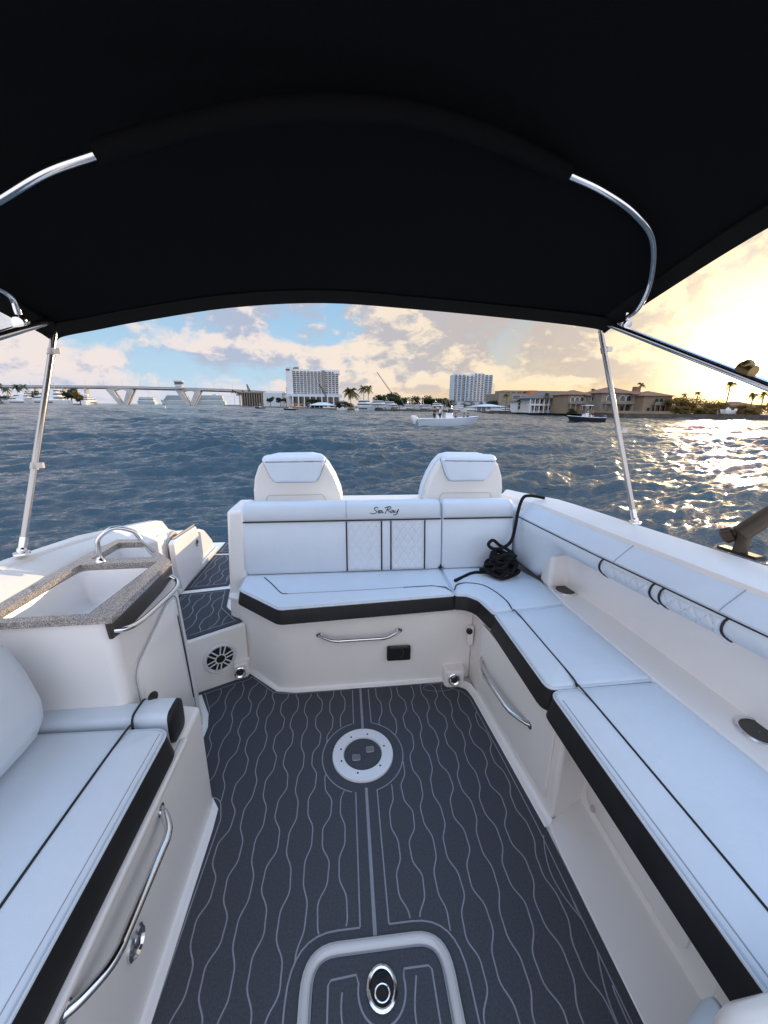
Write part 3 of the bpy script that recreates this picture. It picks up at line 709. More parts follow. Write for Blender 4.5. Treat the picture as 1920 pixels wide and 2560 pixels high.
TOP = .561
def seats():
    # bench across the stern
    s = thing('bench_cushion', 'white bench cushion under the backrest with the script emblem, angled at its left end', 'seat cushion', (.1, 1.92, .465))
    pad(s, [(-.565, 1.925), (-.325, 1.702), (.557, 1.772), (.562, 2.112), (-.575, 2.105)], .466, TOP, band=.549, corner=[.05, .05, .012, .012, .03])
    pipe(s, smooth_path([(-.455, 2.03, TOP+.0085), (-.40, 1.945, TOP+.0085), (-.335, 1.838, TOP+.0080), (-.30, 1.824, TOP+.0080)], 5))
    pipe(s, smooth_path([(-.30, 1.824, TOP+.0080), (0, 1.832, TOP+.0082), (.30, 1.846, TOP+.0082)], 5), .0024, SEAM, 'stitched_seam'); pipe(s, [(.30, 1.846, TOP+.0082), (.46, 1.853, TOP+.008), (.530, 1.835, TOP+.006), (.552, 1.805, TOP-.004)])
    # corner cushion
    s = thing('corner_cushion', 'white corner seat cushion with the tangled black rope lying on it', 'seat cushion', (.85, 1.85, .465))
    pad(s, [(.568, 1.772), (.625, 1.765), (.672, 1.71), (.696, 1.575), (1.082, 1.625), (1.09, 1.88), (1.02, 2.11), (.572, 2.112)], .466, TOP, band=.549, corner=[.012, .06, .06, .01, .012, .03, .02, .012])
    pipe(s, smooth_path([(.572, 1.812, TOP+.002), (.600, 1.860, TOP+.0075), (.66, 1.872, TOP+.0085), (.735, 1.84, TOP+.0085), (.775, 1.76, TOP+.0085), (.795, 1.655, TOP+.008), (.795, 1.594, TOP+.000)], 5))
    # cushions along the port side
    s = thing('side_cushion', 'white side seat cushion between the corner cushion and the longest one', 'seat cushion', (.9, 1.3, .465))
    pad(s, [(.698, 1.563), (.698, 1.065), (1.098, 1.075), (1.080, 1.612)], .458, TOP, band=.549, corner=[.012, .035, .012, .012])
    pipe(s, smooth_path([(.798, 1.590, TOP-.006), (.798, 1.55, TOP+.008), (.800, 1.3, TOP+.0085), (.802, 1.10, TOP+.0075), (.802, 1.062, TOP-.004)], 5))
    s = thing('side_cushion', 'long white seat cushion nearest the camera along the right side, with black edge band', 'seat cushion', (.9, .5, .465))
    pad(s, [(.698, 1.050), (.694, -.65), (1.16, -.65), (1.125, .70), (1.100, 1.058)], .455, TOP, band=.549, corner=[.035, .012, .012, .05, .012])
    pipe(s, smooth_path([(.800, 1.064, TOP-.006), (.800, 1.03, TOP+.008), (.800, .6, TOP+.0085), (.797, .2, TOP+.0085), (.796, -.5, TOP+.0085)], 5))
    pipe(s, [(.7115, 1.0, TOP-.0005), (.708, -.6, TOP-.0005)], .0016, SEAM, 'stitched_seam')
    # starboard seat
    s = thing('starboard_cushion', 'long white seat cushion with black edge band at the lower left', 'seat cushion', (-.8, .4, .465))
    pad(s, [(-.543, 1.005), (-.553, -.65), (-1.05, -.65), (-1.05, 1.02)], .462, .562, band=.549, corner=[.035, .01, .01, .02])
    pipe(s, smooth_path([(-.652, 1.022, .554), (-.655, .98, .570), (-.668, .6, .571), (-.672, .2, .571), (-.68, -.4, .571)], 5))
    pipe(s, [(-.556, .98, .5605), (-.566, -.6, .5605)], .0016, SEAM, 'stitched_seam')
    s = thing('end_bolster', 'small white end bolster with black cap in front of the galley cabinet', 'cushion', (-.8, 1.07, .47))
    pr = lambda x, k: [(x, 1.078+.043*k*math.copysign(abs(math.cos(a))**.45, math.cos(a)), .514+.055*k*math.copysign(abs(math.sin(a))**.5, math.sin(a))) for a in [2*math.pi*i/24 for i in range(24)]]
    b = MB(); b.rings([pr(-1.05, 1), pr(-.66, 1)]); b.build('bolster_pad', VINYL, s, angle=60)
    pr2 = lambda x, k: [(p[0], p[1], p[2]+.004) for p in pr(x, k)]
    b = MB(); b.rings([pr2(-.662, .90), pr2(-.655, 1.10), pr2(-.60, 1.12), pr2(-.558, 1.10)]); b.build('bolster_cap', VINYL, s, angle=60)
    b = MB(); b.rings([pr2(-.558, 1.10), pr2(-.548, 1.06), pr2(-.545, .90)]); b.build('dark_end', BLACKV, s, angle=60)
    pipe(s, [p for p in pr2(-.659, 1.10)]+[pr2(-.659, 1.10)[0]], .0035)
    b = MB(); b.ball((-.638, 1.125, .572), (.014, .022, .016)); b.build('strap_loop', RUBBER, s)
    # starboard backrest
    s = thing('starboard_back_cushion', 'white rounded backrest cut by the left edge of the frame', 'backrest', (-.95, .5, .55))
    b = MB(); rs = []
    base = [(-.870, .585), (-.848, .64), (-.842, .70), (-.862, .79), (-.895, .875), (-.93, .905), (-.985, .905), (-1.02, .86), (-1.02, .60), (-.95, .565)]
    for y, d in ((1.015, .055), (1.008, .032), (.99, .014), (.96, .003), (.92, 0), (.5, 0), (-.6, 0)):
        q = soft(base, .06, d); rs.append([(p[0], y, p[1]) for p in q])
    b.rings(rs); b.build('back_pad', VINYL, s, angle=60)
    b = MB(); b.box((-.985, .5, .575), (.12, 1.02, .04)); b.build('back_shelf', GEL, s, bevel=.01)

def sweep(mb, stations, prof, ends=.03):
    """Loft a closed profile (offset, z) along stations (point, inward normal); soft ends."""
    n = len(stations); rs = []
    for i, (p, nv, kw) in enumerate(stations):
        pr = prof(kw) if callable(prof) else prof
        rs.append([(p[0]+nv[0]*o, p[1]+nv[1]*o, zz) for o, zz in pr])
    mb.rings(rs, True, True)

def backrests():
    # profile: depth (0 = front face at the bottom), height
    def prof(y0):
        return lambda k: [(0+k, .566+k), (-.012+k*.4, .60), (.004+k*.3, .72), (.026+k*.3, .858), (.036+k*.2, .868), (.030+k*.3, .880), (.036+k*.5, .93), (.050+k, .958-k*.6), (.075, .970-k), (.12-k, .966-k), (.14-k, .93), (.14-k, .60), (.11-k, .566+k)]
    def straight(root, x0, x1, y, name):
        b = MB(); st = []
        for x, k in ((x0, .022), (x0+.004, .010), (x0+.012, .003), (x0+.026, 0), (x1-.026, 0), (x1-.012, .003), (x1-.004, .010), (x1, .022)):
            st.append(((x, y), (0, 1), k))
        sweep(b, st, prof(y)); return b.build(name, VINYL, root, angle=50)
    Y = 2.085
    face = lambda z: Y+(-.012+.016*(z-.60)/.12 if z < .72 else .004+.022*(z-.72)/.138)
    s = thing('bench_back_cushion', 'wide white bench backrest with quilted diamond panels and a black script emblem', 'backrest', (0, 2.12, .566))
    straight(s, -.572, .562, Y, 'back_pad')
    pipe(s, [(-.566, Y+.027, .868), (.556, Y+.027, .868)], .0042)
    for x in (.006, .555): pipe(s, [(x, Y+.026, .884), (x, Y+.034, .925), (x, Y+.050, .959), (x, Y+.080, .9715)], .0016, SEAM, 'stitched_seam')
    for x in (.006, .208, .262, .462): pipe(s, [(x, face(z)-.001, z) for z in (.575, .60, .66, .72, .80, .862)], .0042)
    for x0, x1 in ((.012, .202), (.268, .456)):
        b = MB(); nx, nz = 44, 66; vs = []
        for j in range(nz+1):
            z = .582+(.858-.582)*j/nz
            for i in range(nx+1):
                x = x0+(x1-x0)*i/nx; u = (x-x0)/.047; w = (z-.582)/.069
                a, c = (u+w) % 1, (u-w) % 1; q = min(a, 1-a, c, 1-c)
                e = min(i, nx-i, j, nz-j)/2.5
                h = min(1, (q/.17)**.5)*.0042*min(1, e)+.0003
                vs.append((x, face(z)-h, z))
        b.add(vs, [(j*(nx+1)+i, j*(nx+1)+i+1, (j+1)*(nx+1)+i+1, (j+1)*(nx+1)+i) for j in range(nz) for i in range(nx)]); b.build('quilted_panel', VINYL, s, angle=80)
        b = MB()
        for k in range(-7, 9):
            for sg in (1, -1):
                pts = []
                for q in range(61):
                    z = .584+.272*q/60; x = x0+.047*(k-sg*(z-.582)/.069)
                    if x0+.001 < x < x1-.001: pts.append((x, face(z)-.0004, z))
                if len(pts) > 1: b.tube(pts, .0011, 5)
        b.build('quilt_stitching', SEAM, s)
    # script emblem "Sea Ray"
    L = [[(21, 24), (17, 27), (12, 25), (11, 21), (16, 17), (17, 13), (12, 10), (4, 9), (-1, 12)], [(21, 13), (26, 15), (26, 18), (23, 18), (21, 14), (23, 10.5), (28, 12)], [(33, 17), (29, 18), (26, 14), (29, 11), (33, 17), (33, 12), (37, 12)],
         [(50, 27), (46, 19), (41, 9)], [(40, 24), (50, 28), (57, 27), (55, 22), (47, 19)], [(48, 19), (54, 14), (58, 11)], [(64, 18), (60, 18), (57, 14), (60, 11), (65, 18), (65, 12), (68, 12)], [(69, 18), (69, 13), (74, 13), (78, 19)], [(80, 21), (74, 8), (67, 5), (64, 7)]]
    b = MB()
    for st in L:
        P = smooth_path([(a, c, 0) for a, c in st], 5)
        b.tube([(.145+p.x*.00205, Y+.0335+.15*(.885+p.y*.0021-.915), .885+p.y*.0021) for p in P], .0022, 6)
    b.build('script_emblem', PIPEB, s)
    s = thing('corner_back_cushion', 'plain white upright backrest cushion in the right stern corner', 'backrest', (.8, 2.12, .566))
    straight(s, .568, 1.000, Y, 'back_pad'); pipe(s, [(.574, Y+.027, .868), (.994, Y+.027, .868)], .0042)
    # long side bolster; its stern end drops to the seat
    s = thing('side_bolster', 'long white padded side bolster with black piping and two quilted panels along the right side', 'backrest', (1.15, 1.2, .8))
    def zlow(y):
        t = max(0, min(1, (1.93-y)/.20)); return .566+(.782-.566)*(t*t*(3-2*t))**.8
    def bprof(y, k=0.0):
        zl = zlow(y)
        e = 2.4*(.858-zl)/.076; low = [(.046*(1-i/7)**e-.009*math.sin(math.pi*i/7)+k*(.9-.6*i/7), zl+(.858-zl)*i/7+(k*.5 if i == 0 else 0)) for i in range(8)]
        return low+[(.010+k*.2, .868), (.005+k*.3, .880), (.016+k*.5, .892), (.055+k, .927-k*.7), (.094, .961-k), (.112, .968-k), (.122, .95), (.120, zl+.02), (.10, zl)]
    b = MB(); st = []
    ys = [2.145, 2.138, 2.125, 2.10]+[2.05-.03*i for i in range(14)]+[1.6-.1*i for i in range(22)]
    rs = []
    for i, y in enumerate(ys):
        k = (.022, .010, .003)[i] if i < 3 else 0
        x = bolster_x(y); e = .01; dx = (bolster_x(y-e)-bolster_x(y+e))/(2*e); nv = Vector((1, dx, 0)).normalized()
        rs.append([(x+nv.x*o, y+nv.y*o, z) for o, z in bprof(y, k)])
    b.rings(rs); b.build('bolster_pad', VINYL, s, angle=50)
    def on(y, idx, d=0.0):
        pr = bprof(y); o, z = pr[idx]; x = bolster_x(y); return (x+o-d, y, z)
    pipe(s, [on(2.12-.06*i, 8, -.001) for i in range(46)], .0042)
    for y in (1.395, .985): pipe(s, [on(y, i, .0005) for i in (9, 10, 11, 12, 13)], .0018, SEAM, 'stitched_seam')
    segs = ((1.445, 1.215), (1.165, .985-.02))
    for y0, y1 in segs:
        for y in (y0+.006, y1-.006): pipe(s, [on(y, i, .0022) for i in range(0, 8)]+[on(y, 8, .0)], .0042)
        b = MB(); ny, nz = 60, 12; vs = []
        pts = lambda y: [Vector(on(y, i)) for i in range(1, 8)]
        for i in range(ny+1):
            y = y0+(y1-y0)*i/ny; P = pts(y)
            for j in range(nz+1):
                t = j/nz*6; a = min(5, int(t)); q = P[a].lerp(P[a+1], t-a)
                u = (y0-y)/.054; w = j/nz; aa, cc = (u+w) % 1, (u-w) % 1; h = min(1, (min(aa, 1-aa, cc, 1-cc)/.2)**.5)*.0055+.0008
                h *= min(1, min(i, ny-i)/2, ); vs.append((q.x-h, q.y, q.z))
        b.add(vs, [(i*(nz+1)+j, i*(nz+1)+j+1, (i+1)*(nz+1)+j+1, (i+1)*(nz+1)+j) for i in range(ny) for j in range(nz)]); b.build('quilted_panel', VINYL, s, angle=80)
        b = MB()
        for k in range(-1, 6):
            for sg in (1, -1):
                run = []
                for q in range(25):
                    w = q/24; y = y0-.054*(k+sg*w+ (0 if sg > 0 else 0))
                    if y1+.008 < y < y0-.008:
                        P = pts(y); t = w*6; a = min(5, int(t)); p = P[a].lerp(P[a+1], t-a); run.append((p.x-.0012, p.y, p.z))
                if len(run) > 2: b.tube(run, .0014, 5)
        b.build('quilt_stitching', SEAM, s)
    # the pair of lounger backs on the transom
    def lounge():
        t = thing('lounger_back', 'left of the two white rear facing lounger backs standing on the transom', 'lounger', (-.285, 2.36, .905), 'lounger backs on the transom')
        out = [(-.552, .90), (-.552, 1.0), (-.540, 1.075), (-.512, 1.145), (-.472, 1.188), (-.42, 1.200), (-.20, 1.204), (-.145, 1.192), (-.105, 1.150), (-.062, 1.075), (-.030, .99), (-.012, .90)]
        b = MB(); z = lambda d, y: [(p[0], y, p[1]) for p in soft(out, .035, d)]
        b.rings([z(.040, 2.346), z(.015, 2.346), z(.012, 2.346), z(.004, 2.350), z(0, 2.362), z(0, 2.44), z(.006, 2.455)])
        b.build('shell', mat('cream_shell', (.74, .715, .68), .32, coat=.2, var=.02), t)
        b = MB(); b.rings([z(-.002, 2.456), z(-.006, 2.475), z(-.006, 2.53), z(.004, 2.55), z(.03, 2.56)]); b.build('back_pad', VINYL, t, angle=60)
        pz = ([(-.482, 1.180), (-.445, 1.085), (-.418, 1.050), (-.178, 1.050), (-.152, 1.085), (-.114, 1.184), (-.118, 1.196), (-.478, 1.192)])
        q = lambda d, y: [(p[0], y, p[1]) for p in soft(pz, [.02, .03, .03, .03, .03, .02, .02, .02], d)]
        b = MB(); b.rings([q(.0, 2.352), q(-.001, 2.338), q(.002, 2.326), q(.006, 2.319), q(.012, 2.3155), q(.02, 2.315)]); 
        b.tube([(-.480, 2.352, 1.172), (-.468, 2.352, 1.176), (-.45, 2.352, 1.178), (-.145, 2.352, 1.182), (-.128, 2.352, 1.181), (-.116, 2.352, 1.178)], [.020, .031, .0365, .0365, .031, .020], 18)
        b.build('headrest', VINYL, t, angle=60)
        b = MB(); b.tube([(p[0], 2.3455, p[1]) for p in soft(pz, [.02, .03, .03, .03, .03, .02, .02, .02], -.003)], .0026, 6, True); b.build('headrest_seam', SEAM, t)
        b = MB(); b.tube([(-.480, 2.345, .915), (-.474, 2.345, .955), (-.460, 2.345, .968), (-.14, 2.345, .970), (-.125, 2.345, .955), (-.112, 2.345, .915)], .0022, 6); b.build('panel_line', BEIGE, t)
        return t
    a = lounge()
    c = a.copy(); COL.objects.link(c)
    for ch in a.children:
        d = ch.copy(); COL.objects.link(d); d.parent = c
    c.location = (.762, 2.36, .905); c.scale = (-.96, 1, 1.0); c['label'] = 'right of the two white rear facing lounger backs standing on the transom'

def rope():
    b = MB(); c = Vector((.895, 1.975, .575)); r = random.Random(11)
    P = [(.60, 1.90, .572), (.66, 1.945, .571), (.72, 1.985, .573), (.78, 1.99, .576)]
    for i in range(92):
        a = i*1.05+r.uniform(-.5, .5); lay = i/92
        k = r.uniform(.45, 1.0)*(1-.45*lay)*1.22
        P.append((.885+.098*k*math.cos(a)+.01*lay, 1.965+.085*k*math.sin(a), .575+.165*lay*(1.05-k*.55)+.016*math.sin(i*2.3)+.008))
    P += [(.875, 1.99, .74), (.83, 1.98, .775), (.80, 1.965, .755), (.83, 1.96, .73), (.90, 1.99, .725)]
    P += [(.955, 2.015, .755), (.985, 2.045, .83), (1.005, 2.075, .90), (1.025, 2.095, .955), (1.05, 2.11, .992), (1.085, 2.11, 1.000), (1.13, 2.10, .996), (1.165, 2.08, .991)]
    b.tube(smooth_path(P, 5), .0095, 8)
    o = b.build('mooring_rope', ROPE); tag(o, 'tangled black mooring rope heaped on the corner cushion, one end over the bolster', 'rope')
seats(); backrests(); rope()

# ================================================================== BIMINI
def build_bimini():
    T = thing('bimini_top', 'black canvas bimini top on stainless tubes arching over the cockpit', 'sun canopy', (.06, 1.1, 1.0))
    # cross sections of the canvas: (y, points across)
    def sect(y):
        t = (1.75-y)/1.45                                  # 0 aft .. 1 forward
        up = .17*math.sin(min(1, t*1.5)*math.pi/2)+.02*t
        aft = [(-1.125, 1.745), (-1.088, 1.767), (-.96, 1.797), (-.793, 1.832), (-.437, 1.885), (-.07, 1.914), (.312, 1.911), (.715, 1.884), (.98, 1.862), (1.122, 1.848), (1.150, 1.835)]
        out = []
        for i, (x, z) in enumerate(aft):
            u = up*(1.0 if 0 < i < 10 else .92)
            if i in (0, 10): x *= 1+.03*t
            sag = -.018*math.sin(math.pi*t*2)**2*math.cos((x-.06)*1.2)
            out.append((x, y+(.022*math.sin((x-.06)*5)*(1-t)**4), z+u+sag+(.03*t if x > 0 else -.012*t)))
        return out
    ys = [1.75-.05*i for i in range(30)]
    secs = [smooth_path(sect(y), 5) for y in ys]
    b = MB(); n = len(secs[0])
    b.rings([list(s)+[(p[0], p[1], p[2]+.006) for p in s[::-1]] for s in secs], True, True)
    cv = b.build('canvas', CANVAS, T, angle=50)
    # hem pocket along the aft edge and the side hems
    b = MB(); b.rings([[(p[0], p[1]-dy, p[2]+dz) for dy, dz in ((-.004, .004), (-.006, -.012), (.004, -.016), (.060, .004), (.070, .014))] for p in secs[0]], True, True); b.build('aft_hem', CANVASHEM, cv)
    for side in (0, -1):
        s = 1 if side == -1 else -1
        b = MB(); b.rings([[(p[0]+s*.004, p[1], p[2]-.003), (p[0]+s*.002, p[1], p[2]-.009), (p[0]-s*.055, p[1], p[2]+.018), (p[0]-s*.055, p[1], p[2]+.026)] for p in [q[side] for q in secs]], True, True); b.build('side_hem', CANVASHEM, cv)
    for j in ():
        b = MB(); b.rings([[(s_[j][0]-.008, s_[j][1], s_[j][2]-.0005), (s_[j][0]-.006, s_[j][1], s_[j][2]-.004), (s_[j][0]+.006, s_[j][1], s_[j][2]-.004), (s_[j][0]+.008, s_[j][1], s_[j][2]-.0005)] for s_ in secs], True, True); b.build('panel_seam', CANVASHEM, cv)
    q = at(832, 694, Y=1.735); b = MB(); b.box((q.x, q.y-.004, q.z), (.040, .002, .022)); b.build('label_tag', mat('grey_label', (.30, .30, .30), .6), cv)
    # main bow legs: aft corner forward and down to the gunwale
    for s, top, mid, end in ((1, Vector((1.140, 1.775, 1.882)), at(1850, 924, X=1.16), Vector((1.175, .25, 1.262))), (-1, Vector((-1.085, 1.735, 1.812)), at(0, 838, X=-1.0), None)):
        if end is None: end = top+(mid-top)*3.4
        d = (end-top).normalized()
        b = MB(); b.tube([top-d*.03, top+d*.5, end], .0130, 16); m = b.build('main_bow', STEEL, T)
        b = MB(); b.tube([top-d*.045, top-d*.040, top+d*.02], [.0135, .0175, .0175], 16); b.tube([top-Vector((.022, 0, 0)), top+Vector((.022, 0, 0))], .011, 12); b.build('end_fitting', STEEL, m)
        b = MB(); b.tube([top+Vector((s*.012, -.008, -.02)), top+Vector((s*.013, -.008, -.055))], .010, 12); b.build('post_fitting', SATIN, m)
        # support post down to the gunwale
        foot = at(1588, 1306, Z=1.0) if s > 0 else at(54, 1383, Z=.967)
        tp = top+Vector((s*.012, -.008, -.045)); dp = (foot-tp)
        b = MB(); b.tube([tp, tp+dp*.03, tp+dp*.5, foot-dp*.06], [.008, .0108, .0110, .0110], 16); po = b.build('support_pole', SATIN, T)
        b = MB(); b.tube([foot-dp*.07, foot-dp*.025], .0132, 14); b.tube([foot-dp*.03, foot], .008, 12); b.ball(tuple(foot-dp*.012), .017, 14); b.lathe([(.026, 0), (.025, .006), (.012, .010)], foot-Vector((0, 0, .002)), n=20); b.build('pole_foot', STEEL, po)
        for f in ((.10, .52) if s > 0 else (.10, .62)):
            p = tp+dp*f; b = MB(); b.tube([p-dp*.014, p+dp*.014], .0135, 14); b.box((p.x+.022, p.y-.004, p.z+.004), (.026, .010, .020)); b.build('pole_clip', BEIGE if s < 0 else SATIN, po)
        # clamp and secondary bow
        cp = at(1562, 809, X=1.147) if s > 0 else at(52, 804, X=-1.035)
        b = MB(); b.ball(tuple(cp+Vector((0, 0, .004))), .020, 14); b.tube([cp-d*.022, cp+d*.022], .0165, 16); b.tube([cp+Vector((0, 0, .0)), cp+Vector((0, -.004, .045))], .010, 10); b.build('jaw_clamp', STEEL, m)
        c2 = top+d*(.88 if s > 0 else 1.15)
        if s > 0:
            c2 = at(1866, 923, X=1.16)
            b = MB(); b.tube([c2-d*.020, c2+d*.024], .0170, 16); b.ball(tuple(c2+Vector((0, 0, .010))), .017, 14); b.build('jaw_clamp', mat('flare_gold_clamp', (.24, .165, .075), .4, 1.0), m)  # clamp metal tinted gold for the flare of the sun behind it
        if s > 0: path = [cp+Vector((0, -.003, .02)), (1.118, 1.50, 1.868), (1.06, 1.385, 1.925), at(1632, 602, Z=1.984), at(1586, 532, Z=2.016), at(1504, 474, Z=2.038), at(1417, 433, Z=2.052)]
        else: path = [cp+Vector((0, -.003, .02)), at(20, 735, X=-1.02), (-.985, 1.24, 1.835), (-.90, 1.13, 1.885), at(0, 497, Z=1.916), at(116, 428, Z=1.942), at(244, 382, Z=1.960)]
        b = MB(); b.tube(smooth_path(path, 7), .0092, 14); b.build('middle_bow', STEEL, T)
    # hidden run of the middle bow inside its pocket
    b = MB(); a, c = at(1417, 433, Z=2.052), at(244, 382, Z=1.960)
    P = [c+(a-c)*t+Vector((0, -.09*math.sin(math.pi*t), .045*math.sin(math.pi*t))) for t in [i/12 for i in range(13)]]
    b.tube(P, .020, 12); b.build('bow_pocket', CANVAS, T)
build_bimini()

# ================================================================== FAR SHORE
WALLW = mat('white_render', (.62, .63, .64), .7, var=.06, vscale=.3)
WALLB = mat('pale_blue_render', (.50, .57, .63), .7, var=.05, vscale=.3)
WALLC = mat('sand_render', (.235, .175, .115), .8, var=.1, vscale=.4)
WALLC2 = mat('grey_sand_render', (.215, .19, .155), .8, var=.1, vscale=.4)
TILE = mat('clay_roof_tile', (.20, .105, .065), .85, bump=.5, bscale=3, var=.2, vscale=1.2)
TILEG = mat('grey_roof_tile', (.115, .105, .095), .85, bump=.5, bscale=3, var=.2, vscale=1.2)
GLASS = mat('dark_window', (.028, .036, .045), .12, spec=.6)
CONC = mat('bridge_concrete', (.46, .46, .46), .8, var=.1, vscale=.08)
ORANGE = mat('orange_panel', (.42, .15, .07), .7)
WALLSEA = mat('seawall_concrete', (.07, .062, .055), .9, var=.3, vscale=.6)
BARK = mat('palm_bark', (.16, .125, .09), .9, var=.2, vscale=3)
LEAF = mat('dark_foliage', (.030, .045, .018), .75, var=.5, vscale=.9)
LEAF2 = mat('glare_olive_foliage', (.15, .105, .026), .75, var=.5, vscale=.9)  # leaf colour warmed and lightened to stand for sun glare
PALM = mat('palm_frond', (.085, .080, .022), .65, var=.4, vscale=1.5)
def translucent(m, f):
    k = NT(m.node_tree); p = k.n['Principled BSDF']; o = k.n['Material Output']; t = k.new('ShaderNodeBsdfTranslucent'); x = k.new('ShaderNodeMixShader')
    s = p.inputs['Base Color'].links[0].from_socket; k.l.new(k.mix(1.0, s, (2.2, 1.9, 1.2), 'MULTIPLY'), t.inputs[0]); x.inputs[0].default_value = f
    k.l.new(p.outputs[0], x.inputs[1]); k.l.new(t.outputs[0], x.inputs[2]); k.l.new(x.outputs[0], o.inputs[0])
for m_ in (LEAF, LEAF2, PALM): translucent(m_, .55)
BOATW = mat('boat_white', (.70, .71, .73), .3, coat=.3)
BOATD = mat('boat_dark', (.013, .014, .018), .35, coat=.2)
BOATG = mat('boat_hull_grey', (.50, .54, .58), .3, coat=.3)
YELLOW = mat('boat_yellow', (.55, .28, .04), .5)
SKIN = mat('skin', (.36, .20, .13), .6)
LAND = mat('shore_ground', (.075, .07, .055), .95, var=.3, vscale=.2)
SHIPW = mat('ship_white', (.44, .51, .53), .5)
W0 = WATER_Z

def land(name, pts, z, label):
    b = MB(); b.prism(pts, W0-.8, z); tag(b.build(name, [LAND], smooth=False), label, kind='structure')
X_ = lambda px, D: at(px, 1020, Y=D).x
Zp = lambda px, py, D: at(px, py, Y=D).z
land('shore', [(X_(1225, 146), 146), (X_(1420, 122), 122), (X_(1560, 96), 96), (X_(1760, 92), 92), (X_(2300, 84), 84), (X_(2500, 84), 84), (420, 420), (90, 420)], W0+.75, 'low bank along the right side of the waterway')
land('marina_bank', [(X_(640, 470), 470), (X_(780, 330), 330), (X_(850, 212), 212), (X_(1225, 176), 176), (X_(1230, 420), 420), (X_(640, 900), 900)], W0+.7, 'flat bank behind the marina')
land('far_bank', [(X_(-250, 640), 640), (X_(215, 650), 650), (X_(215, 720), 720), (X_(-250, 700), 700)], W0+.8, 'flat bank behind the yachts on the left')
land('port_bank', [(X_(560, 760), 760), (X_(690, 640), 640), (X_(700, 1500), 1500), (X_(560, 1500), 1500)], W0+.8, 'flat bank at the foot of the bridge')

def wallstrip(pts, h, label):
    b = MB(); b.rings([[(p[0], p[1]-.3, W0-.6), (p[0], p[1]-.3, W0+h), (p[0], p[1]+.3, W0+h), (p[0], p[1]+.3, W0-.6)] for p in pts], True, True)
    tag(b.build('seawall', WALLSEA), label, 'seawall')
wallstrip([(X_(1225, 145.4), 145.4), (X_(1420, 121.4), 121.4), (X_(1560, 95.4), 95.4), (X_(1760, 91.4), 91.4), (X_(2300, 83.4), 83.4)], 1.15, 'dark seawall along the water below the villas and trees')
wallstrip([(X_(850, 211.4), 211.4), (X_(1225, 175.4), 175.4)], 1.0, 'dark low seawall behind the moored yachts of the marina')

# ---- trees ----
def leaves(b, c, r, n, size, rs, mi=0, flat=1.0):
    """Leaf clumps spread through an uneven volume."""
    lobes = [(Vector((rs.uniform(-.75, .75)*r[0], rs.uniform(-.6, .6)*r[1], rs.uniform(-.7, .62)*r[2])), rs.uniform(.36, .58)) for _ in range(13)]
    vs, fs = [], []
    for _ in range(n):
        lo, lr = rs.choice(lobes); d = Vector((rs.gauss(0, 1), rs.gauss(0, 1), rs.gauss(0, 1))).normalized()*(rs.random()**.55)
        p = Vector(c)+lo+Vector((d.x*r[0], d.y*r[1], d.z*r[2]))*lr
        u = Vector((rs.gauss(0, 1), rs.gauss(0, 1), rs.gauss(0, .7))).normalized()*size*rs.uniform(.5, 1.3); w = u.orthogonal().normalized()*size*rs.uniform(.4, .9)
        k = len(vs); vs += [p-u*.5, p+w*.5, p+u*.6, p-w*.5]; fs.append((k, k+1, k+2, k+3))
    b.add(vs, fs, mi)
def tree(px, top, D, wpx, label, group, m=LEAF, n=1200, base=W0+.7, low=.12, size=None):
    x = X_(px, D); zt = Zp(px, top, D); h = zt-base; rx = wpx*D/FPX/2; rs = random.Random(int(px*7+top))
    t = thing('tree', label, 'tree', (x, D, base), group)
    b = MB(); b.tube([(x, D, base), (x+.03*h, D, base+h*.3), (x-.02*h, D, base+h*.6), (x, D, base+h*.8)], [h*.035, h*.028, h*.018, h*.006], 7)
    for k in range(4):
        a = k*1.6+rs.random(); b.tube([(x, D, base+h*(.28+.08*k)), (x+math.cos(a)*rx*.35, D+math.sin(a)*rx*.35, base+h*(.48+.08*k)), (x+math.cos(a)*rx*.6, D+math.sin(a)*rx*.6, base+h*(.60+.07*k))], [h*.018, h*.012, h*.004], 5)
    b.build('trunk', BARK, t)
    b = MB(); zc = base+h*(1+low)/2; leaves(b, (x, D, zc), (rx*.86, min(rx, h)*.8, h*(1-low)/2*.84), n, size or h*.12, rs); b.build('crown', m, t, smooth=False)
def palm(px, top, D, wpx, label, group, base=W0+.7, n=20, m=PALM, lean=0.0):
    x = X_(px, D); r = wpx*D/FPX/2; zt = Zp(px, top, D)-r*.35; h = zt-base; rs = random.Random(int(px*3+top*5))
    t = thing('palm_tree', label, 'palm tree', (x, D, base), group); tr = max(.09, min(.16, h*.022))
    b = MB(); b.tube(smooth_path([(x+lean*h, D, base), (x+lean*h*.55, D, base+h*.4), (x+lean*h*.2, D, base+h*.75), (x, D, zt)], 3), [tr*1.35]*3+[tr]*6+[tr*.9], 8); b.build('trunk', BARK, t)
    b = MB()
    for i in range(n):
        a = 2*math.pi*i/n*1.62+rs.random()*.5; el = rs.uniform(-.45, 1.15); L = r*rs.uniform(.85, 1.2); P = []
        for k in range(8):
            s = k/7; dr = L*s*math.cos(el)*(1-.12*s); P.append(Vector((x+math.cos(a)*dr, D+math.sin(a)*dr, zt+L*s*math.sin(el)-L*.62*s*s)))
        for k in range(7):
            d = (P[k+1]-P[k]); w = d.cross(Vector((0, 0, 1))).normalized() if d.length else Vector((1, 0, 0)); lw = L*.20*math.sin(math.pi*min(1, (k+1.2)/8.2))
            for s in (-1, 1):
                for q in (0, .5):
                    o = P[k]+d*q; b.add([o, o+d*.42, o+d*.75+w*s*lw-Vector((0, 0, lw*.75)), o+d*.25+w*s*lw*.9-Vector((0, 0, lw*.72))], [(0, 1, 2, 3)])
    b.build('crown', m, t, smooth=False)

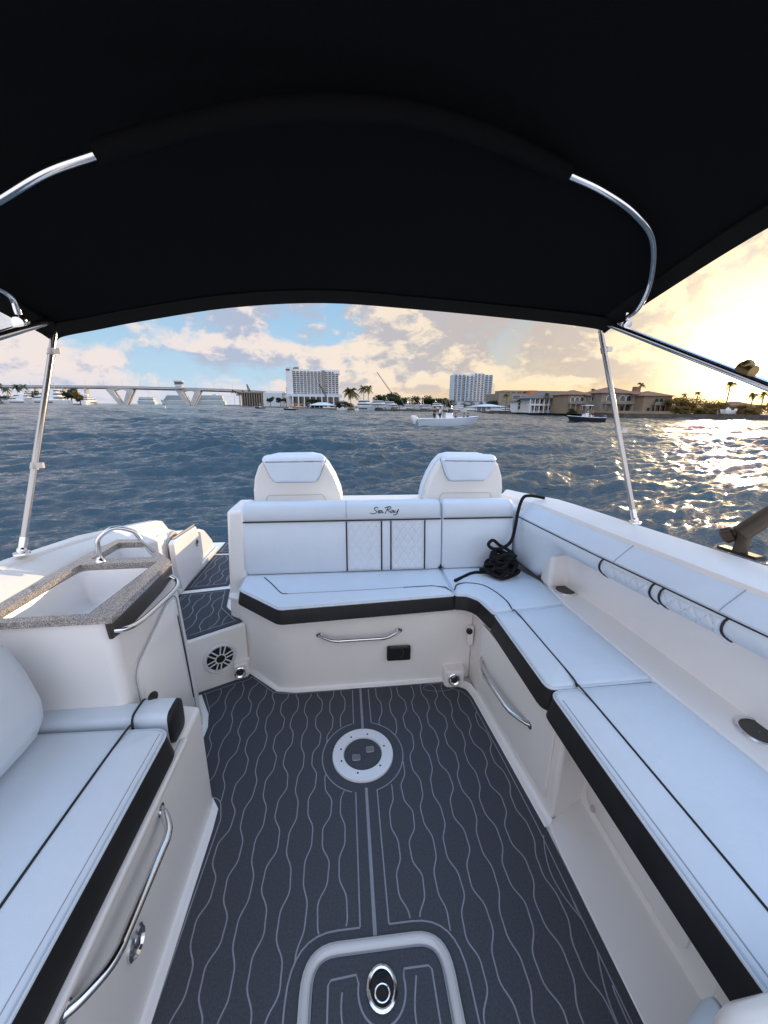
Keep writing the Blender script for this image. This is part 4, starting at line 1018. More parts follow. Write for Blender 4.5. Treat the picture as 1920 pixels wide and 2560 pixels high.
# ---- houses ----
def hip(b, x0, x1, y0, y1, z, h, ov=.5, mi=0):
    x0 -= ov; x1 += ov; y0 -= ov; y1 += ov; d = min(x1-x0, y1-y0)/2
    r0, r1 = ((x0+d, (y0+y1)/2), (x1-d, (y0+y1)/2)) if x1-x0 > y1-y0 else (((x0+x1)/2, y0+d), ((x0+x1)/2, y1-d))
    b.add([(x0, y0, z), (x1, y0, z), (x1, y1, z), (x0, y1, z), (r0[0], r0[1], z+h), (r1[0], r1[1], z+h), (x0, y0, z-.18), (x1, y0, z-.18), (x1, y1, z-.18), (x0, y1, z-.18)],
          [(0, 1, 5, 4), (1, 2, 5), (2, 3, 4, 5), (3, 0, 4), (6, 7, 1, 0), (7, 8, 2, 1), (8, 9, 3, 2), (9, 6, 0, 3), (9, 8, 7, 6)], mi)
def window(root, x0, x1, z0, z1, y, arch=False, frame=None, depth=.10, fw=.12):
    pts = [(x0, z0), (x1, z0), (x1, z1), (x0, z1)]
    if arch:
        r = (x1-x0)/2; pts = [(x0, z0), (x1, z0)]+[((x0+x1)/2+r*math.cos(a), z1-r+r*math.sin(a)) for a in [math.pi*i/8 for i in range(9)]]
    n = len(pts); b = MB(); b.rings([[(p[0], y-depth, p[1]) for p in q] for q in (inset(ccw(pts), -fw), pts if area(pts) > 0 else pts[::-1])], True, False)
    b.rings([[(p[0], y-depth, p[1]) for p in inset(ccw(pts), -fw)], [(p[0], y+.02, p[1]) for p in inset(ccw(pts), -fw)]], True, False)
    w = b.build('window', frame or WALLW, root, smooth=False)
    b = MB(); b.add([(p[0], y-depth+.03, p[1]) for p in pts], [tuple(range(n))]); b.build('pane', GLASS, w, smooth=False)
    return w
def wallbox(root, px0, px1, D, ptop, m, depth=10, base=W0+.7, name='wall', pbase=None):
    x0, x1 = X_(px0, D), X_(px1, D); zt = Zp((px0+px1)/2, ptop, D); z0 = base if pbase is None else Zp((px0+px1)/2, pbase, D)
    b = MB(); b.box(((x0+x1)/2, D+depth/2, (z0+zt)/2), (x1-x0, depth, zt-z0)); return b.build(name, m, root, smooth=False), x0, x1, zt

def villas():
    # large sand coloured villa with clay roofs, five fronts
    D = 106; t = thing('waterfront_villa', 'long two storey sand coloured villa with clay tiled hip roofs and arched windows', 'villa', (X_(1545, D), D, W0+.7))
    for (a, c, dd, top, rtop, m) in ((1418, 1474, 113, 986, 974, WALLC), (1466, 1504, 112, 988, 979, WALLC2), (1500, 1584, 108, 982, 966, WALLC2), (1578, 1614, 107, 985, 976, WALLC2), (1606, 1676, 104, 989, 976, WALLC)):
        w, x0, x1, zt = wallbox(t, a, c, dd, top, m, 9); b = MB(); hip(b, x0, x1, dd, dd+9, zt, max(.8, Zp((a+c)/2, rtop, dd)-zt), .6); b.build('roof', TILE, t, smooth=False)
    def win(D, lst, arch, fr):
        for a, c, u, l in lst: window(t, X_(a, D), X_(c, D), Zp(a, l, D), Zp(a, u, D), D, arch, fr)
    win(113, [(1424, 1432, 992, 1007), (1435, 1444, 992, 1007), (1447, 1456, 992, 1007), (1461, 1466, 993, 1004)], True, WALLW)
    win(112, [(1475, 1481, 992, 1002), (1485, 1494, 992, 1002)], True, WALLW); win(112, [(1472, 1479, 1014, 1023), (1483, 1491, 1014, 1023)], False, WALLW)
    win(108, [(1513, 1524, 989, 1004), (1545, 1558, 989, 1005), (1562, 1574, 989, 1005)], True, WALLW); win(108, [(1510, 1522, 1014, 1027), (1550, 1558, 1012, 1028), (1561, 1573, 1012, 1028)], False, WALLC)
    win(107, [(1589, 1599, 992, 1004), (1604, 1609, 992, 1004)], True, WALLW); win(107, [(1586, 1594, 1017, 1027), (1599, 1605, 1017, 1027)], False, WALLW)
    win(104, [(1633, 1642, 996, 1010), (1645, 1654, 996, 1010), (1657, 1664, 996, 1010)], True, WALLC2); win(104, [(1617, 1624, 1019, 1030), (1630, 1638, 1018, 1030), (1644, 1651, 1018, 1030), (1656, 1664, 1018, 1030)], False, WALLC)
    for a, c, dd, py in ((1419, 1460, 113, 1009), (1628, 1670, 104, 1012), (1505, 1580, 108, 1009)):
        x0, x1, z = X_(a, dd), X_(c, dd), Zp(a, py, dd); b = MB(); b.box(((x0+x1)/2, dd-.6, z), (x1-x0, 1.25, .22)); b.box(((x0+x1)/2, dd-1.18, z+.45), (x1-x0, .09, .7))
        for k in range(4): b.box((x0+.2+(x1-x0-.4)*k/3, dd-1.1, (z+W0+.7)/2), (.22, .22, z-W0-.7))
        b.build('balcony', WALLC2, t, smooth=False)
    b = MB(); x = X_(1601, 107); b.box((x, 110, Zp(1601, 976, 108)), (1.6, 1.2, 2.2)); b.build('chimney', TILE, t, smooth=False)
    # grey roofed villa with white posts
    D = 124; t = thing('waterfront_villa', 'white two storey villa with grey hip roof and wide open porch beside the sand villa', 'villa', (X_(1370, D), D, W0+.7))
    w, x0, x1, zt = wallbox(t, 1330, 1418, D, 996, WALLW, 10); b = MB(); hip(b, X_(1318, D), X_(1426, D), D-1.5, D+10, zt, Zp(1372, 979, D)-zt, .4); b.build('roof', TILEG, t, smooth=False)
    for a, c, u, l in ((1324, 1333, 998, 1009), (1337, 1347, 998, 1009), (1350, 1360, 998, 1009), (1323, 1333, 1014, 1026), (1336, 1347, 1014, 1026), (1349, 1360, 1014, 1026)):
        window(t, X_(a, D)+1, X_(c, D)+1, Zp(a, l, D), Zp(a, u, D), D, False, WALLW)
    for a, c, u, l in ((1367, 1374, 1000, 1007), (1378, 1388, 999, 1009), (1393, 1401, 999, 1008), (1369, 1375, 1015, 1025), (1379, 1389, 1015, 1025), (1394, 1400, 1016, 1024)): window(t, X_(a, D), X_(c, D), Zp(a, l, D), Zp(a, u, D), D, False, WALLW)
    b = MB(); x0, x1 = X_(1318, D), X_(1366, D); z = Zp(1340, 1012, D); b.box(((x0+x1)/2, D-.8, z), (x1-x0, 1.6, .5))
    for k in range(5): b.box((x0+.15+(x1-x0-.3)*k/4, D-1.45, (zt+W0+.7)/2), (.28, .28, zt-W0-.7))
    b.build('porch', WALLW, t, smooth=False)
    # small boathouse
    D = 133; t = thing('boathouse', 'small white boathouse with dark hip roof at the seawall beside the grey roofed villa', 'boathouse', (X_(1306, D), D, W0+.7))
    w, x0, x1, zt = wallbox(t, 1293, 1320, D, 1004, WALLW, 6); b = MB(); hip(b, x0, x1, D, D+6, zt, Zp(1306, 996, D)-zt, .4); b.build('roof', TILEG, t, smooth=False)
    for a, c, u, l in ((1295, 1300, 1007, 1013), (1304, 1312, 1007, 1013), (1295, 1300, 1015, 1023), (1303, 1312, 1015, 1023), (1315, 1318, 1015, 1023)): window(t, X_(a, D), X_(c, D), Zp(a, l, D), Zp(a, u, D), D, False, WALLW)
    # low house among the trees at the far right
    D = 118; t = thing('garden_house', 'low house with a brown tiled roof among the trees at the far right', 'house', (X_(1862, D), D, W0+.7))
    w, x0, x1, zt = wallbox(t, 1826, 1905, D, 1016, WALLC, 9); b = MB(); hip(b, x0, x1, D, D+9, zt, Zp(1862, 1003, D)-zt, .6); b.build('roof', TILE, t, smooth=False)
    for a in (1832, 1850, 1868): window(t, X_(a, D), X_(a+8, D), Zp(a, 1028, D), Zp(a, 1019, D), D, False, WALLC2)
    # long office building behind the villas
    D = 210; t = thing('office_building', 'long low beige building with an orange panel behind the white villa', 'building', (X_(1340, D), D, W0+.7))
    wallbox(t, 1245, 1320, D, 984, WALLC2, 20); wallbox(t, 1338, 1440, D, 979, WALLC2, 20); wallbox(t, 1258, 1440, D+4, 977, WALLC, 14, name='upper_wall'); wallbox(t, 1320, 1338, D-.5, 976, ORANGE, 12, name='orange_panel')
    for a, c in ((1280, 1298), (1300, 1318)): window(t, X_(a, D), X_(c, D), Zp(a, 998, D), Zp(a, 988, D), D, False, WALLW)
    for a in range(1262, 1434, 14):
        if not 1316 < a < 1340: window(t, X_(a, D+4), X_(a+9, D+4), Zp(a, 982.5, D+4), Zp(a, 979.5, D+4), D+4, False, WALLC2, fw=.05)
villas()

def tower_block(t, D, px0, px1, top, bot, nx, ny, wallm, depth, wf=.76, hf=.60, kind=None, slab=True):
    """Facade of balconied bays: each opening a part, floor slabs and piers as the wall."""
    w, x0, x1, zt = wallbox(t, px0, px1, D, top, wallm, depth, pbase=bot); z0 = Zp((px0+px1)/2, bot, D)
    b0 = MB(); cw, ch = (x1-x0)/nx, (zt-z0)/ny
    b0.add([(-cw*wf/2, 0, -ch*hf/2), (cw*wf/2, 0, -ch*hf/2), (cw*wf/2, 0, ch*hf/2), (-cw*wf/2, 0, ch*hf/2)], [(0, 1, 2, 3)])
    first = None; k = 0; rest = MB(); cells = [(i, j) for j in range(ny) for i in range(nx)]
    for i, j in cells:
        c = (x0+cw*(i+.5), D-.06, z0+ch*(j+.55))
        if k < 100:
            if first is None: o = first = b0.build('window', GLASS, t, smooth=False)
            else: o = first.copy(); COL.objects.link(o); o.parent = t
            o.location = Vector(c)-Vector(BASE[t]) if o is not first else Vector(c)-Vector(BASE[t]);
        else: rest.add([(c[0]+v[0], c[1], c[2]+v[2]) for v in b0.v], [(0, 1, 2, 3)])
        k += 1
    # the first window was built around the world origin: undo its mesh offset
    off = Vector(BASE[t])
    for v in first.data.vertices: v.co += off
    if rest.v: tag(rest.build('window_rows', GLASS, t, smooth=False), kind='stuff')
    if slab:
        b = MB()
        for j in range(ny): b.box(((x0+x1)/2, D-.5, z0+ch*(j+.16)), (x1-x0, .9, ch*.15))
        b.build('balcony_slabs', wallm, t, smooth=False)
    return x0, x1, z0, zt
def towers():
    D = 430; t = thing('hotel_tower', 'white twelve storey hotel slab with rows of balconies and a blank end wall', 'hotel', (X_(790, D), D, W0+.7))
    tower_block(t, D, 735, 848, 928, 988, 13, 12, WALLW, 22); wallbox(t, 719, 735, D-3, 917, WALLW, 28, name='end_wall'); wallbox(t, 735, 851, D+1, 924, WALLW, 22, name='parapet', pbase=930)
    wallbox(t, 739, 751, D+4, 917.5, WALLC2, 8, name='roof_house', pbase=925); wallbox(t, 797, 817, D+4, 922, WALLW, 10, name='roof_house', pbase=926); wallbox(t, 836, 851, D-.5, 926, WALLW, 16, name='roof_house', pbase=935)
    wallbox(t, 807, 814, D-1.2, 926, WALLC2, 3, name='stair_bay', pbase=988); wallbox(t, 719.5, 729, D-3.4, 922, mat('sign_blue', (.06, .07, .12), .5), .4, name='sign_panel', pbase=926)
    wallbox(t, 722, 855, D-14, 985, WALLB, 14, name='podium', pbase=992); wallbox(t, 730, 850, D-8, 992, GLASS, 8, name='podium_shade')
    b = MB()
    for k in range(9): x = X_(733+14.5*k, D-15); b.box((x, D-15, (Zp(790, 990, D-15)+W0)/2), (1.1, 1.1, Zp(790, 990, D-15)-W0))
    b.build('colonnade', WALLW, t, smooth=False)
    D = 520; t = thing('condo_tower', 'pale blue grey condominium tower with stacked balconies left of the villas', 'apartment tower', (X_(1178, D), D, W0+.7))
    tower_block(t, D, 1131, 1160, 936, 1002, 3, 15, WALLB, 20, .62, .5); tower_block(t, D-3, 1160, 1180, 939, 1002, 2, 15, WALLB, 20, .5, .5); tower_block(t, D-1, 1180, 1206, 934, 1002, 3, 15, WALLW, 20, .55, .5); tower_block(t, D, 1206, 1226, 937, 1002, 2, 15, WALLB, 20, .62, .5)
    wallbox(t, 1131, 1226, D+.6, 1001, WALLB, 18, name='base_wall')
    for a, c, tp in ((1133, 1142, 934), (1184, 1202, 932), (1160, 1172, 936)): wallbox(t, a, c, D+3, tp, WALLB, 8, name='roof_house', pbase=940)
    # white blue hall and dark warehouse left of the hotel
    D = 500; t = thing('exhibition_hall', 'pale blue flat roofed hall left of the hotel', 'hall', (X_(700, D), D, W0+.7))
    wallbox(t, 660, 706, D, 982, WALLB, 20); wallbox(t, 700, 738, D+6, 984, WALLW, 18)
    for a in (709, 719, 729): window(t, X_(a, D+6), X_(a+6, D+6), Zp(a, 1000, D+6), Zp(a, 994, D+6), D+6, False, WALLW)
    b = MB(); b.box((X_(690, D), D+8, Zp(690, 980, D)), (24, 10, 2)); b.build('roof_plant', WALLW, t, smooth=False)
    D = 560; t = thing('dark_pavilion', 'dark glazed waterfront pavilion between bridge and pale hall', 'pavilion', (X_(630, D), D, W0+.7))
    wallbox(t, 606, 659, D, 982, mat('dark_timber', (.06, .05, .042), .8), 20); 
    b = MB()
    for k in range(9): x = X_(608+6*k, D-1); b.box((x, D-1, (Zp(630, 982, D)+W0)/2), (1.0, 1.0, Zp(630, 982, D)-W0))
    b.build('mullion', WALLC2, t, smooth=False)
    wallbox(t, 600, 662, D-2, 979, WALLC2, 24, name='roof_edge', pbase=983)
    D = 330; t = thing('dock_pavilion', 'pale tent roofed dock pavilion at the water below the hotel', 'pavilion', (X_(806, D), D, W0+.6))
    b = MB(); x0, x1 = X_(775, D), X_(838, D); hip(b, x0, x1, D-8, D+6, Zp(806, 1013, D), 2.2, .5); b.build('tent_roof', WALLB, t, smooth=False)
    b = MB()
    for k in range(6): b.box((x0+(x1-x0)*k/5, D-7, (Zp(806, 1013, D)+W0)/2), (.4, .4, Zp(806, 1013, D)-W0))
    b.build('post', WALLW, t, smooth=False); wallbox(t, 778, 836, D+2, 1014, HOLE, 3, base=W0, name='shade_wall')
    wallbox(t, 790, 842, D-10, 1020.5, mat('dark_timber', (.06, .05, .042)), 8, base=W0-.3, name='dock')
    D = 215; t = thing('marina_shelter', 'long low pale boat shelter on the bank behind the white centre console boat', 'boat shelter', (X_(1225, D-45), D-45, W0+.6))
    D -= 45; x0, x1 = X_(1192, D), X_(1264, D); z = Zp(1225, 1016, D); b = MB(); hip(b, x0, x1, D, D+10, z, 1.0, .3); b.build('shelter_roof', WALLB, t, smooth=False)
    wallbox(t, 1193, 1263, D+1, 1017, mat('shelter_glass', (.16, .22, .27), .3), 8, name='wall', pbase=1029)
    b = MB()
    for k in range(7): b.box((x0+(x1-x0)*k/6, D+.4, (z+W0)/2), (.25, .25, z-W0))
    b.build('post', WALLW, t, smooth=False)
towers()

def crane(px0, py0, px1, py1, D, label, thin=.5, cm=None):
    cm = cm or mat('crane_red', (.22, .13, .11), .6)
    a, c = at(px0, py0, Y=D), at(px1, py1, Y=D); t = thing('crane', label, 'crane', (c.x, D, W0+.7))
    b = MB(); n = (a-c).normalized().orthogonal()*thin
    for s in (-1, 1): b.tube([c+n*s, a+n*s*.3], thin*.32, 5)
    for k in range(14): b.tube([c+(a-c)*k/14+n*(1-.05*k), c+(a-c)*(k+1)/14-n*(1-.05*k)], thin*.2, 4)
    b.build('boom', cm, t)
    b = MB(); b.box((c.x, D, (c.z+W0+.7)/2), (thin*3, thin*3, c.z-W0-.7), taper=.6); b.build('mast', cm, t)
crane(942, 930, 978, 981, 600, 'thin red crane boom rising above the trees right of the hotel', thin=.9)
crane(617, 961, 624, 980, 700, 'short dark crane mast above the right end of the bridge', thin=1.6, cm=mat('crane_dark', (.05, .05, .055), .6))
crane(798, 961, 814, 988, 400, 'dark slanting derrick boom in front of the hotel', thin=.9, cm=mat('crane_dark', (.05, .05, .055)))

def bridge():
    D = 760; t = thing('road_bridge', 'long pale concrete road bridge on splayed V piers at the left', 'bridge', (X_(400, D), D, W0))
    def deck(px, py): return at(px, py, Y=D if px > 230 else D+(230-px)*1.2)
    P = [(-260, 964), (0, 964.5), (120, 965), (250, 966), (330, 967.5), (450, 970.5), (560, 974), (640, 978), (720, 984)]
    b = MB(); rs = []
    for i, (px, py) in enumerate(P):
        q = deck(px, py); th = at(px, py+6.4, Y=q.y).z-q.z
        rs.append([(q.x, q.y-7, q.z), (q.x, q.y+7, q.z), (q.x, q.y+7, q.z+th*.5), (q.x, q.y+4, q.z+th), (q.x, q.y-4, q.z+th), (q.x, q.y-7, q.z+th*.5)])
    b.rings(rs); dk = b.build('deck', CONC, t)
    b = MB()
    for (p0, p1) in zip(P[:-1], P[1:]):
        a, c = deck(p0[0], p0[1]-1.6), deck(p1[0], p1[1]-1.6); a2, c2 = deck(*p0), deck(*p1)
        b.add([(a.x, a.y-7.1, a.z), (c.x, c.y-7.1, c.z), (c2.x, c2.y-7.1, c2.z), (a2.x, a2.y-7.1, a2.z)], [(0, 1, 2, 3)])
    b.build('parapet', mat('dark_parapet', (.26, .27, .28), .8), t, smooth=False)
    for legs in (((275, 972), (308, 1012), (330, 973), (316, 1012)), ((448, 975), (477, 1012), (498, 976), (481, 1012))):
        b = MB()
        for (a, c) in (legs[:2], legs[2:]):
            p, q = at(*a, Y=D), at(*c, Y=D); q.z = W0-1
            for s in (-4.5, 4.5): b.rings([[(v.x-w, D+s-1.8, v.z), (v.x+w, D+s-1.8, v.z), (v.x+w, D+s+1.8, v.z), (v.x-w, D+s+1.8, v.z)] for v, w in ((p, 5.2), (q, 3.2))])
        p, q = at(*legs[0], Y=D), at(*legs[2], Y=D); n = 10
        b.rings([[(p.x+(q.x-p.x)*k/n, D-6, p.z+2.0), (p.x+(q.x-p.x)*k/n, D+6, p.z+2.0), (p.x+(q.x-p.x)*k/n, D+6, p.z-1.2-7*abs(2*k/n-1)**2.2), (p.x+(q.x-p.x)*k/n, D-6, p.z-1.2-7*abs(2*k/n-1)**2.2)] for k in range(n+1)])
        b.build('pier', CONC, t, smooth=False)
    for px in (20, 90, 160, 215):
        q = deck(px, 970); b = MB(); b.box((q.x, q.y, (q.z+W0)/2-.5), (3.2, 9, q.z-W0+1)); b.build('column', CONC, t, smooth=False)
    for px in (600, 650, 690):
        q = deck(px, 980 if px < 640 else 985); b = MB(); b.box((q.x, q.y, (q.z+W0)/2-.5), (3.2, 9, q.z-W0+1)); b.build('column', CONC, t, smooth=False)
    x0, x1 = X_(446, D-6), X_(465, D-6); b = MB(); z0, z1 = Zp(455, 972, D-6), Zp(455, 952, D-6)
    b.box(((x0+x1)/2, D-7, z0+(z1-z0)*.18), (x1-x0-2, 9, (z1-z0)*.36)); b.box(((x0+x1)/2, D-7, z0+(z1-z0)*.50), (x1-x0, 10, (z1-z0)*.10)); b.box(((x0+x1)/2, D-7, z0+(z1-z0)*.92), (x1-x0+1.5, 11, (z1-z0)*.16))
    h = b.build('tender_house', CONC, t, smooth=False)
    b = MB(); b.box(((x0+x1)/2, D-7, z0+(z1-z0)*.70), (x1-x0-1, 9, (z1-z0)*.30)); b.build('window_band', GLASS, h, smooth=False)
    first = None
    for k, px in enumerate(range(30, 720, 46)):
        py = 965+max(0, px-250)*.030+(max(0, px-560)*.03); q = deck(px, py); b = MB(); b.tube([(0, 0, 0), (0, 0, 9), (1.6, 0, 9.6)], .22, 5)
        if first is None:
            first = b.build('lamp_post', CONC, t); o = first
            for v in o.data.vertices: v.co += Vector(BASE[t])
        else: o = first.copy(); COL.objects.link(o); o.parent = t
        o.location = q-Vector(BASE[t])
bridge()

# ---- boats ----
def xf(pts, c, a, s): 
    ca, sa = math.cos(a), math.sin(a)
    return [(c[0]+(p[0]*ca-p[1]*sa)*s, c[1]+(p[0]*sa+p[1]*ca)*s, c[2]+p[2]*s) for p in pts]
def hull_rings(b, L, B, H, c, a, rake=.16, n=10, sheer=.25, flare=1.0):
    """Planing hull: stern at x=-L/2, bow at x=+L/2."""
    rs = []
    for i in range(n+1):
        t = i/n; w = B/2*(1-max(0, (t-.45)/.55)**2.3)*(.93+.07*min(1, t*4)); zt = H*(1+sheer*t*t); x = -L/2+L*t
        xr = x-L*rake*max(0, (t-.6)/.4)
        w = max(w, .01*B)
        rs.append(xf([(xr, -w*.75, -.25*H), (xr+(x-xr)*.4, -w*.88, .12*H), (x, -w, zt), (x, -w*.93, zt+.015*H), (x, w*.93, zt+.015*H), (x, w, zt), (xr+(x-xr)*.4, w*.88, .12*H), (xr, w*.75, -.25*H)], c, a, 1))
    b.rings(rs, True, True)
def deckhouse(b, x0, x1, w0, w1, z0, z1, c, a, rf=.3, rb=.12, mi=0, grow=0.0):
    h = z1-z0; g = grow
    lo = [(x0-g, -w0/2-g, z0), (x1+g, -w1/2-g, z0), (x1+g, w1/2+g, z0), (x0-g, w0/2+g, z0)]; hi = [(x0+h*rb-g, -w0*.44-g, z1), (x1-h*rf*3+g, -w1*.40-g, z1), (x1-h*rf*3+g, w1*.40+g, z1), (x0+h*rb-g, w0*.44+g, z1)]
    b.add(xf(lo+hi, c, a, 1), [(3, 2, 1, 0), (4, 5, 6, 7), (0, 1, 5, 4), (1, 2, 6, 5), (2, 3, 7, 6), (3, 0, 4, 7)], mi)
def band(b, x0, x1, w0, w1, z0, z1, u0, u1, c, a, rf=.3, rb=.12):
    """Dark window band wrapped round a deckhouse."""
    h = z1-z0; q = []
    for u in (u0, u1):
        xa, xb = x0+h*rb*u, x1-h*rf*3*u; wa, wb = w0*(.5-.06*u), w1*(.5-.10*u); e = .03
        q += [(xa-e, -wa-e, z0+h*u), (xb+e, -wb-e, z0+h*u), (xb+e, wb+e, z0+h*u), (xa-e, wa+e, z0+h*u)]
    b.add(xf(q, c, a, 1), [(0, 1, 5, 4), (1, 2, 6, 5), (2, 3, 7, 6), (3, 0, 4, 7)])
def yacht(px, D, L, head, label, group=None, H=None, tiers=2, tower=False, hullm=BOATW, base=W0):
    a = rad(head); c = Vector((X_(px, D), D, base)); B = L*.26; H = H or L*.10
    t = thing('motor_yacht', label, 'yacht', tuple(c), group)
    b = MB(); hull_rings(b, L, B, H, c, a); b.build('hull', hullm, t)
    b = MB(); b.rings([xf([(x, s*(B/2*(1-max(0, (tt-.45)/.55)**2.3)+.02), z) for z in (H*.42, H*.66)], c, a, 1) for tt, x, s in [(k/10, -L/2+L*k/10, 1) for k in range(3, 8)]], False, False); b.rings([xf([(x, -(B/2*(1-max(0, (tt-.45)/.55)**2.3)+.02), z) for z in (H*.42, H*.66)], c, a, 1) for tt, x in [(k/10, -L/2+L*k/10) for k in range(3, 8)]], False, False)
    b.build('hull_windows', GLASS, t, smooth=False)
    z = H*1.03; x0, x1, w = -L*.34, L*.26, B*.84
    for k in range(tiers):
        h = L*.085*(1-.12*k); b = MB(); deckhouse(b, x0, x1, w, w*.8, z, z+h, c, a); s = b.build('deckhouse', BOATW, t, smooth=False)
        b = MB(); band(b, x0, x1, w, w*.8, z, z+h, .34, .80, c, a); b.build('window_band', GLASS, s, smooth=False)
        z += h; b = MB(); deckhouse(b, x0-L*.03, x1-h*.9+L*.02, w*.95, w*.74, z, z+L*.008, c, a, .1, .1); b.build('deck_overhang', BOATW, t, smooth=False); z += L*.008; x0 += L*.03; x1 -= L*.14; w *= .82
    b = MB(); q = xf([(x0+L*.08, -w*.4, z), (x0+L*.04, -w*.4, z+L*.06), (x0+L*.04, w*.4, z+L*.06), (x0+L*.08, w*.4, z)], c, a, 1); b.tube(q, L*.006, 6); m = xf([(x0+L*.05, 0, z+L*.06), (x0+L*.03, 0, z+L*.14)], c, a, 1); b.tube(m, L*.004, 6); b.ball(m[1], L*.010, 8)
    if tower:
        for sx in (-1, 1):
            for sy in (-1, 1): b.tube(xf([(x0+L*(.10+.07*sx), sy*w*.40, z-L*.02), (x0+L*(.10+.03*sx), sy*w*.24, z+L*.17)], c, a, 1), L*.0045, 5)
        b.rings([xf([(x0+L*.05, -w*.3, zz), (x0+L*.17, -w*.3, zz), (x0+L*.17, w*.3, zz), (x0+L*.05, w*.3, zz)], c, a, 1) for zz in (z+L*.17, z+L*.18)])
        for sy in (-1, 1): b.tube(xf([(x0+L*.1, sy*B*.45, z-L*.08), (x0-L*.10, sy*B*.8, z+L*.20)], c, a, 1), L*.003, 4)
    b.build('radar_mast', SATIN, t)
    b = MB(); rail = [(-L/2+L*k/12, B/2*(1-max(0, (k/12-.45)/.55)**2.3)*.92, H*(1+.25*(k/12)**2)+L*.03) for k in range(6, 13)]
    for s in (1, -1): b.tube(xf([(p[0], p[1]*s, p[2]) for p in rail], c, a, 1), L*.0022, 4)
    b.build('bow_rail', SATIN, t)
    return t
G1 = 'yachts moored along the marina'
yacht(120, 560, 54, 184, 'long white superyacht lying side on behind the left canopy post, nearest the trees', H=5.6, tiers=3)
yacht(52, 600, 46, 182, 'smaller white yacht at the left edge of the photo beside the superyacht', H=4.6)
yacht(230, 580, 27, 84, 'tall white yacht seen stern on with a mast, left of the bridge pier', H=5.6, tiers=3)
yacht(916, 198, 17, -60, 'first white flybridge yacht right of the big palm, largest of the marina row', G1, tiers=2, hullm=BOATG, H=2.1)
yacht(952, 200, 16, -52, 'second marina yacht from the palm, white with a grey flared hull', G1, tiers=2, hullm=BOATG, H=2.1)
yacht(979, 203, 15, -50, 'third marina yacht from the palm, with a reddish brown waterline', G1, tiers=2, hullm=mat('boat_taupe', (.30, .27, .27), .3), H=1.9)
yacht(1030, 196, 14, -62, 'sport fishing yacht with a tall tuna tower in the marina row', G1, tiers=1, tower=True, hullm=BOATG, H=1.8)
yacht(1063, 198, 15, -58, 'sport fishing yacht with outriggers next to the tuna tower boat', G1, tiers=1, tower=True, hullm=BOATG, H=1.8)
yacht(1098, 200, 13, -64, 'last white cabin yacht of the marina row, left of the running boat', G1, tiers=2, hullm=BOATW, H=1.7)
yacht(1000, 199, 10, -55, 'small white cabin yacht squeezed between the reddish hulled yacht and the tuna tower boat', G1, tiers=1, H=1.5)
yacht(1140, 176, 10, -170, 'white cabin yacht behind the people of the running boat', G1, tiers=2, H=1.3)
yacht(1176, 172, 11, -172, 'white open yacht left of the long boat shelter', G1, tiers=1, H=1.4)
yacht(1240, 158, 9, 178, 'low white cabin boat right of the long boat shelter', G1, tiers=1, H=1.2)
yacht(1268, 150, 9, 175, 'small white cabin boat tied at the seawall left of the boathouse', H=1.1, tiers=1)

def ship(px0, px1, D, top, label, decks=5):
    x0, x1 = X_(px0, D), X_(px1, D); L = x1-x0; zt = Zp((px0+px1)/2, top, D)-W0; c = Vector(((x0+x1)/2, D, W0)); t = thing('cruise_ship', label, 'cruise ship', tuple(c))
    b = MB(); hull_rings(b, L, 30, zt*.38, c, math.pi, rake=.08, sheer=.15); b.build('hull', SHIPW, t)
    zz = zt*.40; hh = (zt*.88-zz)/decks
    for k in range(decks):
        b = MB(); deckhouse(b, -L*.45+k*L*.008, L*.36-k*L*.03, 26, 24, zz+hh*k, zz+hh*(k+.62), c, math.pi, .05, .05); b.build('deck_tier', SHIPW, t, smooth=False)
        b = MB(); deckhouse(b, -L*.445+k*L*.008, L*.355-k*L*.03, 25, 23, zz+hh*(k+.62), zz+hh*(k+1), c, math.pi, .02, .02); b.build('window_row', mat('ship_window', (.17, .24, .26), .4), t, smooth=False)
    b = MB(); deckhouse(b, -L*.25, -L*.12, 12, 12, zt*.88, zt*1.0, c, math.pi, .1, .3); b.build('funnel', SHIPW, t, smooth=False)
    b = MB(); b.tube(xf([(L*.22, 0, zt*.88), (L*.22, 0, zt*1.06)], c, math.pi, 1), .8, 5); b.build('mast', SHIPW, t)
ship(404, 478, 1500, 985, 'white cruise ship seen under the bridge between its two piers')
ship(484, 566, 1560, 985, 'white cruise ship moored behind the right bridge pier', 4)
ship(345, 392, 1700, 991, 'low grey ship with a mast beyond the left bridge pier', 2)

